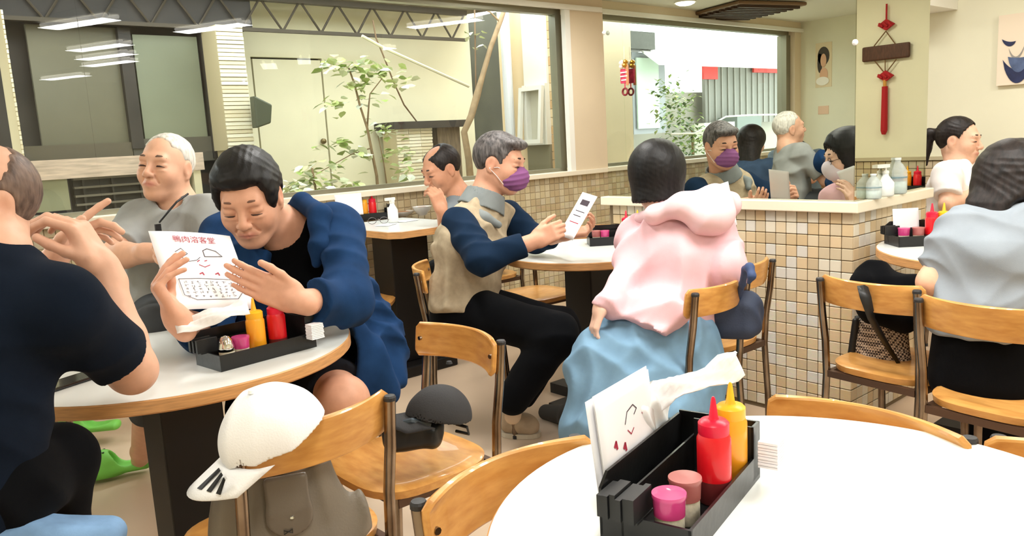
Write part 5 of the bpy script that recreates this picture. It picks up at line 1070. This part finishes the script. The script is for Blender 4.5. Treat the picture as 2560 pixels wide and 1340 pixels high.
G_ = Field(); legs(G_, (.45, 3.5, .52), (.08, 3.5, .5), (.1, 3.5, .08)); legs(G_, (.45, 3.7, .52), (.08, 3.7, .5), (.1, 3.7, .08)); G_.rc((.46, 3.55, .54), (.46, 3.65, .54), .14, .14, .05); nets('trousers', [(G_, .012)], BLKP2, t)
c = (-.42, 3.66, 1.19); t = person('dark haired man in a grey shirt facing this way, seen in the mirror', (-.5, 3.66, 0)); f = (.93, -.2, -.25); u = (.25, 0, 1)
H = Field(); L, R = head(H, c, f, u, 1.02); H.rc(L(-.03, 0, -.06), (-.5, 3.66, 1.02), .056, .06, .03); H.rc((-.5, 3.66, 1.02), (-.54, 3.66, .85), .06, .09, .03); A = Field(); hw = (-.36, 3.60, 1.0); arm(A, (-.52, 3.46, .96), (-.34, 3.42, .78), hw); hand(A, hw, (.1, .1, 1), (-.9, .2, 0), 1, 1., (.6, .7, .4)); nets('body', [(H, .004), (A, .006)], SKIN, t, skin_col([(c, R, 1.02)], (206, 150, 122))); face_lines(L, 1.02, t, BRW, LID)
hair_cap(c, f, u, 1.02, HBLK, t, (.105, .087, .1), (-.018, 0, .034), ((.058, 0, .07), (.9, 0, -.4)), -.045, None, .0025, .005)
T = Field(); T.slab((-.6, 3.66, .48), (-.56, 3.66, .86), (0, 1, 0), (.2, .14), (.2, .13), .05); T.slab((-.56, 3.66, .86), (-.51, 3.66, 1.0), (0, 1, 0), (.19, .12), (.1, .08), .05); T.rc((-.53, 3.46, .95), (-.53, 3.86, .95), .062, .062, .05); T.rc((-.53, 3.46, .95), (-.4, 3.43, .84), .07, .064, .03); T.chain([(-.53, 3.86, .95), (-.4, 3.88, .78), (-.2, 3.8, .79)], [.07, .06, .045], .03); T.rc(L(-.03, 0, -.1), (-.5, 3.66, 1.02), .062, .066, .01, 's'); T.disp = folds(.005, [(16, 8, 26)], 29); nets('shirt', [(T, .009)], cloth('shirt_slate', (112, 124, 134)), t)
G_ = Field(); legs(G_, (-.58, 3.56, .52), (-.22, 3.56, .5), (-.24, 3.56, .08)); legs(G_, (-.58, 3.76, .52), (-.22, 3.76, .5), (-.24, 3.76, .08)); G_.rc((-.6, 3.6, .54), (-.6, 3.7, .54), .14, .14, .05); nets('trousers', [(G_, .012)], TROG, t)
round_table((-.07, 3.62), .30, 'small white round table between the two diners seen in the mirror')
chair(.44, 3.6, 90, 'beech dining chair under the denim shirt woman, seen in the mirror', G); chair(-.6, 3.66, -90, 'beech dining chair under the grey shirt man, seen in the mirror', G)
# ================================================================ things on tables, seats and sill
table_set((.853, .649, TZ), math.radians(15), 'on the table nearest the camera', PK, DP, [(.022, -.034), (.092, -.034), (-.108, -.022), (-.055, -.022)])
table_set((.806, 1.976, TZ), math.radians(7), 'in front of the menu reading man', CH, PK, [(.05, -.02), (-.011, -.02), (-.103, -.034), (-.061, -.03)])
b_ = (2.508, 4.225, 0.820); table_set((b_[0], b_[1], .8202), math.radians(-28), 'on the table where the glasses lie', CH, DP, [(.02, -.02), (-.03, -.02), (-.06, -.03), (-.1, -.03)])
table_set((2.86, 2.55, TZ), math.radians(-40), 'on the masked man table behind the pink hoodie', PK, DP, [(.045, -.02), (.1, -.02), (-.06, -.03), (-.1, -.02)])
table_set((3.20, 1.26, .7652), math.radians(-42), 'on the table beyond the pier', DP, PK, [(.005, -.02), (.05, -.02), (-.05, -.03), (-.1, -.02)])
table_set((5.06, .84, .8002), math.radians(-90), 'seen only in the narrow mirror', PK, DP, [(-.06, .0), (.0, 0), (.05, -.02), (.09, -.02)])
# menus and sheets
def held(o, c, xr, yu): return orient(o, c, xr, yu)
m = menu('menu', 'folded white printed menu the man in the navy jacket holds up', .225, .245, bend=.006); held(m, (0.726, 2.072, 0.962), (0.975, 0.125, -0.182), (0.030, 0.651, 0.758))
m = menu('menu', 'small white card the masked man holds over the table', .105, .2, art=False, grid=False); held(m, (2.286, 2.242, 0.933), (-0.207, -0.968, -0.144), (0.532, -0.131, 0.836)); ink(m, [(-.02, .06), (.02, .06)], INKK, .014); ink(m, [(-.03, .02), (.03, .02)], INKK, .002); ink(m, [(-.03, 0), (.02, 0)], INKK, .002); ink(m, [(-.03, -.03), (.03, -.03)], INKR, .002)
m = menu('menu', 'white sheet held up in front of the pink hoodie woman', .13, .17, art=False, grid=False); held(m, (2.506, 1.739, 0.957), (0.296, -0.910, 0.288), (0.202, 0.368, 0.908))
for k, (dx, dy, a) in enumerate(((0, 0, 0), (.006, .008, .03), (-.004, .016, -.02))):
    m = menu('menu', ('front printed menu standing behind the near caddy', 'middle menu of the batch standing behind the near caddy', 'rearmost menu of the batch standing behind the near caddy')[k], .17, .17, art=False, grid=False)
    if k == 0:
        for x, y in ((-.045, .01), (-.06, -.03), (.01, -.02), (-.02, .0), (.05, .03)): ink(m, [(x-.003, y), (x+.002, y+.005), (x+.003, y-.004)], INKR, .003)
        ink(m, [(-.01, .03), (.0, .045), (.02, .05), (.03, .042), (.02, .036)], INKK, .001); ink(m, [(-.005, .02), (.004, .012), (.014, .018)], INKR, .001)
    m['group'] = 'menus behind the near caddy'
    cs, sn = math.cos(math.radians(15)), math.sin(math.radians(15)); xx, yy = -.022+dx, .071+dy*.7; held(m, (.853+xx*cs-yy*sn, .649+xx*sn+yy*cs, TZ+.088+dx*.5), (cs, sn, -.02), (-sn*.12-.03, cs*.12, 1))
def crumple(name, lab, c, sx, sy, xr, yu, cat='tissue', seed=1, amp=.006, mm=None):
    r = np.random.RandomState(seed); ph = r.rand(4)*6; n = 12
    g = [[(sx*(i/n-.5), sy*(j/n-.5), amp*(math.sin(9*i/n+ph[0]+3*j/n)+math.sin(7*j/n+ph[1])+.6*math.sin(17*(i+j)/n+ph[2]))) for i in range(n+1)] for j in range(n+1)]
    o = MB().sheet(g, .0012).build(name, mm or TISS, None, True); tag(o, lab, cat); return orient(o, c, xr, yu)
crumple('napkin', 'white napkin pulled up from its pack behind the near caddy', (0.947, 0.710, 0.878), .16, .045, (0.523, -0.756, 0.394), (0.477, 0.758, 0.445), 'napkin', 3, .007)
t = thing('napkin_pack', 'white plastic napkin pack standing behind the near caddy', 'napkin', (0, 0, 0)); F = Field(); F.rbox((.853+.075*.966-.09*.259, .649+.075*.259+.09*.966, TZ+.066), (.055, .018, .064), frame((.966, .259, 0), (0, 0, 1)), .014); F.disp = folds(.003, [(60, 30, 50)], 2); t.location = (.853+.075*.966-.09*.259, .649+.075*.259+.09*.966, TZ); nets('pack', [(F, .004)], mat('pack_white', (240, 246, 248), .4), t)
crumple('napkin', 'white napkin lying over the back of the caddy by the menu reader', (0.677, 1.914, 0.869), .17, .05, (0.898, -0.384, 0.215), (0.150, 0.849, 0.507), 'napkin', 5, .005)
for (p, w, h, a, lab) in (((.58, 2.56, .7315), .13, .09, .5, 'white order slip lying under the clasped hands'), ((.74, 2.60, .7315), .075, .05, -.05, 'small white order slip beside the held menu'), ((2.354, 3.799, 0.822), .13, .09, .6, 'white paper under the folded glasses'), ((3.251, 1.281, 0.766), .16, .12, -.4, 'white paper in front of the caddy beyond the pier'), ((2.531, 3.866, 0.822), .12, .1, .2, 'white paper mat beside the folded glasses')):
    o = MB().sheet([[(-w/2, -h/2, 0), (w/2, -h/2, .001)], [(-w/2, h/2, .001), (w/2, h/2, 0)]], .0008).build('order_slip', PAP); o.location = p; o.rotation_euler = (0, 0, a); tag(o, lab, 'paper')
o = MB().box((-.035, -.075, 0), (.035, .075, .008)).bevel(.004).build('smartphone', mat('phone_black', (22, 18, 20), .12, coat=.5)); o.location = (0.378, 2.109, 0.731); o.rotation_euler = (0, 0, -1.15); tag(o, 'black smartphone lying on the table beside the black T-shirt man', 'phone')
t = thing('wet_wipe_pack', 'small white box with green print behind the black T-shirt man', 'box', (.33, 2.47, .7305)); MB().box((-.03, -.02, 0), (.03, .02, .055)).bevel(.01, 3).build('box', mat('box_white', (244, 246, 244), .5), t); MB().box((-.016, -.0212, .014), (.016, -.02, .022)).build('print', mat('print_green', (90, 180, 130), .5), t); t.rotation_euler = (0, 0, -.5)
m = menu('menu', 'pale grey menu standing behind the caddy on the far wooden table', .12, .1, art=False, grid=False); held(m, Vector((1.811, 3.224, 0.999)), (0.916, -0.400, 0.006), (0.202, 0.187, 0.961))
m = menu('menu', 'lilac white menu standing in the caddy beyond the pier', .1, .13, art=False, grid=False); held(m, (3.19, 1.337, .835), (.743, -.669, 0), (.1, .1, 1))
# glasses, bowls, spray bottle on the far table
t = thing('spectacles', 'thin rimmed spectacles lying on the far wooden table', 'glasses', (2.346, 3.865, 0.824)); WIRE = mat('wire_grey', (120, 112, 108), .3, .8)
for y in (-1, 1): MB().tube([(.0, y*.033+.023*math.cos(k*PI/8), .02+.018*math.sin(k*PI/8)) for k in range(17)], .0016, 6).build('rim', WIRE, t); MB().tube([(0, y*.058, .02), (.05, y*.062, .018), (.12, y*.06, .004)], .0014, 6).build('temple', WIRE, t)
MB().tube([(0, -.011, .022), (0, 0, .027), (0, .011, .022)], .0014, 6).build('bridge', WIRE, t); t.rotation_euler = (0, 0, 1.0)
CER = mat('ceramic_white', (242, 240, 234), .2)
def bowl3(loc, r, h, lab, food):
    t = thing('bowl', lab, 'bowl', loc); MB().lathe([(r*.4, 0), (r*.45, .006), (r*.8, h*.5), (r, h), (r*.95, h), (r*.7, h*.5), (0, h*.25)], 28).build('dish', CER, t, auto=.8); MB().lathe([(0, h*.95), (r*.5, h*.92), (r*.86, h*.72), (0, h*.7)], 20).build('food', food, t, True)
bowl3((2.707, 4.162, 0.821), .075, .03, 'shallow white bowl of noodles on the far table', mat('noodle', (206, 150, 110), .7, nz=(60, .5))); bowl3((2.787, 4.068, 0.821), .06, .055, 'tall white bowl in front of the balding man', mat('broth', (150, 70, 40), .4, nz=(40, .4)))
CLEAR = mat('clear_pet', (226, 238, 238), .08); CLEAR.node_tree.nodes['Principled BSDF'].inputs['Alpha'].default_value = .42
def spray(loc, lab, rz=0):
    t = thing('spray_bottle', lab, 'bottle', loc, rz); MB().lathe([(.028, 0), (.03, .01), (.03, .07), (.014, .1), (.012, .11)], 20).build('body', mat('spray_white', (238, 240, 238), .4), t, True); MB().box((-.012, -.012, .11), (.012, .012, .135)).box((-.045, -.008, .125), (.02, .008, .142)).bevel(.003).build('trigger_head', WHITEP, t)
spray((2.455, 3.879, 0.821), 'white spray bottle at the end of the far caddy')
# on the pier sill
def jug(loc, r, h, lab):
    t = thing('water_bottle', lab, 'bottle', loc); MB().lathe([(r*.9, 0), (r, .006), (r, h*.55), (r*.96, h*.58), (r, h*.62), (r*.6, h*.8), (r*.34, h*.88), (r*.34, h*.96)], 28).build('bottle', CLEAR, t, True); MB().lathe([(r*.38, h*.94), (r*.38, h), (0, h)], 20).build('cap', mat('cap_clear', (222, 230, 232), .3), t, auto=.6); MB().lathe([(r*1.01, h*.44), (r*1.01, h*.48)], 28).build('band', mat('band_slate', (120, 146, 156), .4), t); MB().lathe([(r*.93, .004), (r*.93, h*.34), (0, h*.34)], 24).build('liquid', mat('pale_soap', (206, 222, 214), .2), t, True)
jug((3.178, 1.463, 0.936), .032, .1, 'squat clear bottle with slate band on the pier sill'); jug((3.42, 1.475, .9362), .04, .15, 'tall clear bottle on the pier sill behind the pump bottle')
t = thing('pump_bottle', 'white pump bottle on the pier sill', 'bottle', (3.30, 1.47, .9362)); MB().lathe([(.03, 0), (.034, .008), (.034, .055), (.012, .085), (.012, .095)], 24).build('body', mat('pump_body', (240, 244, 242), .4), t, True); MB().lathe([(.014, .093), (.014, .103), (.005, .106), (.005, .118)], 16).box((-.05, -.012, .117), (.014, .012, .13)).build('pump_head', WHITEP, t)
# caps
def cap_obj(lab, c, f, u, m, par_extra=None, s=1., name='baseball_cap'):
    t = thing(name, lab, 'cap', c); R = frame(f, u); F = Field()
    def L(*p): return np.asarray(c, np.float32)+s*(np.asarray(p, np.float32)@R)
    def N(*p): return np.asarray(p, np.float32)@R
    F.ell(L(0, 0, 0), (.1*s, .085*s, .098*s), R, .01, 'u', [(L(0, 0, -.0), -N(0, 0, 1))]); F.ell(L(0, 0, -.012), (.094*s, .079*s, .096*s), R, .004, 's'); F.disp = folds(.0022, [(40, 26, 20), (-30, 44, 10)], 6); nets('crown', [(F, .0035)], m, t)
    g = [[Vector(L(.085+(.085*v)*(1-.35*u_*u_), u_*.078*(1-.1*v), .004-.012*u_*u_-.02*v))-Vector(c) for v in (0, .25, .5, .75, 1)] for u_ in np.linspace(-1, 1, 17)]
    g = [[Vector(L(.092*math.sqrt(max(0, 1-u_*u_*.92))*(1-v)+v*(.175-.07*u_*u_), u_*(.078-.006*v), .002-.014*u_*u_-.022*v))-Vector(c) for v in (0, .25, .5, .75, 1)] for u_ in np.linspace(-1, 1, 17)]
    MB().sheet(g, .004).build('brim', m, t, True); MB().lathe([(.008, 0), (.006, .006), (0, .007)], 12, Vector(L(0, 0, .096))-Vector(c)).build('top_button', m, t)
    return t, L, N
WCAP = mat('cap_white', (246, 247, 248), .8, bump=(300, .2)); t, L, N = cap_obj('white baseball cap with black brim stripes on top of the taupe bag', (0.581, 1.392, 0.726), (-0.921, 0.203, -0.332), (-0.207, -0.058, 0.977), WCAP, s=1.02)
for k in range(3):
    y = .012+.02*k; p = [Vector(L(.112, y-.05, -.004-.0)), Vector(L(.165-.01*k, y-.045, -.016))]; 
    MB().sheet([[Vector(L(.108, y, .0035))-t.location, Vector(L(.155-.012*k, y, -.0105-.003*k))-t.location], [Vector(L(.108, y+.008, .0025))-t.location, Vector(L(.15-.012*k, y+.008, -.0125-.003*k))-t.location]], .002).build('stripe', BLKD, [o_ for o_ in t.children if o_.name.startswith('brim')][0])
BCAP = mat('cap_black', (48, 48, 50), .8, bump=(300, .2)); t, L, N = cap_obj('black baseball cap with a white clip on the beech chair seat', (1.093, 1.587, 0.574), (-0.892, 0.407, 0.199), (0.150, -0.049, 0.988), BCAP, s=.84)
MB().box((-.02, -.004, -.01), (.02, .004, .012)).bevel(.002).build('clip', WHITEP, t); t.children[-1].location = Vector((1.083, 1.469, 0.601))-t.location; MB().lathe([(.005, 0), (.004, .003), (0, .004)], 10).build('badge', WHITEP, t); t.children[-1].location = Vector((1.056, 1.503, 0.654))-t.location
b = MB(); b.tube([Vector((1.123, 1.558, 0.553))-t.location, Vector((1.131, 1.524, 0.551))-t.location, Vector((1.132, 1.520, 0.534))-t.location, Vector((1.120, 1.557, 0.536))-t.location], .004, 6); b.build('strap', BLKD, t)
t = thing('shoulder_bag', 'small black bag under the black cap on the beech chair', 'bag', (1.039, 1.625, 0.534)); F = Field(); R = frame((0.846, -0.533, 0.019), (0, 0, 1)); F.rbox((1.037, 1.629, 0.542), (.075, .05, .042), R, .03); F.disp = folds(.006, [(40, 20, 30), (-30, 40, 10)], 3); nets('bag_body', [(F, .005)], mat('bag_black', (26, 30, 34), .35), t); MB().tube([Vector((0.985, 1.627, 0.574))-t.location, Vector((1.009, 1.583, 0.588))-t.location, Vector((1.052, 1.569, 0.569))-t.location], .008, 8).build('piping', mat('bag_sheen', (66, 76, 84), .3), t)
# taupe handbag
TAUPE = mat('leather_taupe', (122, 114, 102), .42, nz=(9, .12), bump=(220, .15)); bc = (0.611, 1.463, 0.552); t = thing('handbag', 'taupe leather handbag with rounded flap on the beech chair', 'bag', bc); F = Field(); R = frame((0.925, -0.379, 0.012), (0, 0, 1)); cc = np.asarray(bc, np.float32)
def Lb(x, y, z): return cc+np.asarray((x, y, z), np.float32)@R
F.slab(Lb(0, 0, -.085), Lb(0, 0, .07), R[0], (.165, .06), (.12, .045), .04, 'u', [(Lb(0, 0, -.105), (0, 0, -1)), (Lb(0, 0, .085), (0, 0, 1))])
for x in (-.065, .06): F.rc(Lb(x, -.058, .08), Lb(x*1.5, -.07, -.03), .012, .02, .03, 's')
F.disp = folds(.005, [(36, 20, 8), (-30, 34, 6)], 12); nets('bag_body', [(F, .005)], TAUPE, t); F = Field(); F.rbox(Lb(.012, -.06, .045), (.042, .008, .04), R, .008); F.ell(Lb(.012, -.061, .0), (.046, .009, .042), R, .01); nets('flap', [(F, .004)], mat('leather_flap', (110, 102, 92), .25, bump=(220, .1)), t)
MB().lathe([(.005, 0), (.004, .004), (0, .005)], 12, Vector(Lb(.016, -.07, .0))-Vector(bc)).build('stud', CHROME, [o_ for o_ in t.children if o_.name.startswith('flap')][0]); b = MB(); p = Vector(Lb(.006, -.071, -.026))-Vector(bc); r_ = Vector(R[0]); z_ = Vector((0, 0, 1))
for sgn in (-1, 1): b.tube([p, p+r_*.008*sgn+z_*.004, p+r_*.008*sgn-z_*.004, p], .0012, 5)
b.build('bow_mark', BLKD, [o_ for o_ in t.children if o_.name.startswith('flap')][0]); b = MB(); b.tube([Vector(Lb(-.08, 0, .08))-Vector(bc), Vector(Lb(-.06, 0, .15))-Vector(bc), Vector(Lb(.05, 0, .15))-Vector(bc), Vector(Lb(.075, 0, .08))-Vector(bc)], .007, 8); b.build('handle', TAUPE, t, True)
# checked handbag, black jacket
m_ = bpy.data.materials.new('hounds_check'); m_.use_nodes = True; nt = m_.node_tree; ck = nt.nodes.new('ShaderNodeTexChecker'); ck.inputs['Scale'].default_value = 150; ck.inputs[1].default_value = rgb((58, 46, 42)); ck.inputs[2].default_value = rgb((206, 188, 168)); tcn = nt.nodes.new('ShaderNodeTexCoord'); mpn = nt.nodes.new('ShaderNodeMapping'); mpn.inputs['Rotation'].default_value = (0, .2, .78); nt.links.new(tcn.outputs['Object'], mpn.inputs[0]); nt.links.new(mpn.outputs[0], ck.inputs[0]); nt.links.new(ck.outputs[0], nt.nodes['Principled BSDF'].inputs['Base Color']); nt.nodes['Principled BSDF'].inputs['Roughness'].default_value = .8
bc = (2.717, 1.218, 0.489); t = thing('handbag', 'brown and cream checked handbag with a black strap on a beech chair', 'bag', bc); cc = np.asarray(bc, np.float32); R = frame((0.099, -0.995, -0.007), (0, 0, 1)); F = Field(); F.slab(Lb(0, 0, -.085), Lb(0, 0, .06), R[0], (.11, .05), (.085, .03), .03, 'u', [(Lb(0, 0, -.095), (0, 0, -1)), (Lb(0, 0, .075), (0, 0, 1))]); F.disp = folds(.004, [(36, 20, 8)], 2); nets('bag_body', [(F, .006)], m_, t)
F = Field(); F.rc(Lb(-.088, -.03, -.08), Lb(-.075, -.025, .065), .014, .012, .01); F.rc(Lb(-.08, 0, .07), Lb(.08, 0, .07), .01, .01, .01); nets('trim', [(F, .005)], BLKD, t)
MB().sheet([[Vector(q)-Vector(bc) for q in row] for row in zip(*[((2.414, 1.157, 0.736), (2.438, 1.136, 0.739)), ((2.376, 1.129, 0.708), (2.403, 1.107, 0.710)), ((2.443, 1.134, 0.625), (2.461, 1.120, 0.630)), ((2.605, 1.157, 0.505), (2.620, 1.145, 0.510)), ((2.672, 1.135, 0.421), (2.681, 1.128, 0.424))])], .003).build('strap', BLKD, t, True)
t = thing('black_jacket', 'black jacket heaped between the checked handbag chair and the pier', 'jacket', (2.681, 1.185, 0.690)); F = Field(); F.chain([(2.641, 1.249, 0.704), (2.694, 1.233, 0.718), (2.722, 1.176, 0.689), (2.686, 1.077, 0.705)], [.045, .05, .04, .035], .03); F.chain([(2.646, 1.202, 0.632), (2.674, 1.121, 0.616)], [.07, .07], .04); F.disp = folds(.006, [(30, 20, 30), (-26, 30, 12)], 4); nets('cloth', [(F, .007)], BLKP2, t)
# navy bag on the chair by the pier
t = thing('backpack', 'navy bag slumped on the beech chair against the tiled pier', 'bag', (2.352, 1.559, 0.624)); F = Field(); F.rbox((2.367, 1.569, 0.602), (.09, .07, .085), frame((0.380, -0.924, 0.032), (0, 0, 1)), .05); F.disp = folds(.006, [(30, 20, 30)], 9); nets('bag_body', [(F, .007)], mat('bag_navy', (52, 62, 84), .7, bump=(200, .2)), t); F = Field(); F.chain([(2.331, 1.534, 0.669), (2.264, 1.472, 0.736), (2.215, 1.431, 0.787)], [.012, .011, .012], .01); F.chain([(2.208, 1.426, 0.799), (2.186, 1.395, 0.810), (2.170, 1.376, 0.786), (2.177, 1.392, 0.764)], [.012, .014, .012, .008], .01); nets('strap', [(F, .005)], mat('strap_blue', (54, 72, 112), .7), t)
# dark bag on the floor and denim over the chair
t = thing('tote_bag', 'flat dark grey bag lying on the floor by the blue skirt', 'bag', (2.330, 2.387, 0.000)); F = Field(); F.chain([(2.329, 2.536, 0.030), (2.329, 2.370, 0.050)], [.035, .055], .03); F.chain([(2.311, 2.352, 0.050), (2.330, 2.231, 0.020)], [.055, .02], .03); F.chain([(2.311, 2.352, 0.050), (2.392, 2.334, 0.050)], [.05, .03], .03); F.disp = folds(.004, [(30, 26, 30)], 5); nets('bag_body', [(F, .007)], mat('bag_charcoal', (58, 54, 50), .8), t)
t = thing('denim_jacket', 'pale blue denim folded on the seat under the black T-shirt man', 'jacket', (0.241, 1.586, 0.580)); F = Field(); F.rbox((0.230, 1.596, 0.581), (.12, .06, .035), frame((0.871, -0.438, -0.224), (0.237, 0.058, 0.970)), .03); F.disp = folds(.006, [(40, 20, 30)], 2); nets('cloth', [(F, .006)], LTD, t)
# bright green clogs
CROC = mat('clog_green', (120, 200, 84), .5)
def clog(heel, toe, lab, z):
    t = thing('clog', lab, 'shoe', heel); heel, toe = V3(heel), V3(toe); d = unit(toe-heel); F = Field(); L_ = np.cross(V3(0, 0, 1), d); R = np.stack([d, L_, V3(0, 0, 1)]); c = (heel+toe)/2; hl = float(np.linalg.norm(toe-heel))/2
    F.slab(heel+V3(0, 0, .02), toe+V3(0, 0, .02), L_, (.042, .022), (.05, .022), .02); F.ell(c+d*hl*.42+V3(0, 0, .038), (.09, .055, .066), R, .02); F.ell(c-d*hl*.35+V3(0, 0, .06), (.075, .034, .045), R, .015, 's')
    G2 = Field()
    for fn, a, b, kk, op in F.p: G2.add((lambda fn: (lambda P: np.maximum(fn(P), heel[2]-P[..., 2])))(fn) if op == 'u' else fn, a, b, kk, op)
    nets('clog_body', [(G2, .005)], CROC, t); b = MB()
    for k in range(5):
        a = -1.1+.5*k; p = c+d*hl*.42+d*.086*math.cos(a)+L_*.053*math.sin(a)+V3(0, 0, .024)-heel; b.lathe([(.007, -.006), (.007, .006)], 8, p)
    for k in range(6):
        p = c+d*hl*(.3+.2*(k % 2))+L_*(.02*(k//2-1))+V3(0, 0, .094)-heel; b.lathe([(.005, -.006), (.005, .006)], 8, p)
    o = b.build('vent_holes', mat('hole_dark', (38, 70, 30), .7), t); o['kind'] = 'stuff'; return t
clog((0.844, 3.331, 0.020), (0.633, 3.406, 0.020), 'bright green clog on the floor under the white round table', 0); clog((0.861, 3.812, 0.060), (0.648, 3.955, 0.060), 'bright green clog tucked further back under the white round table', 0)
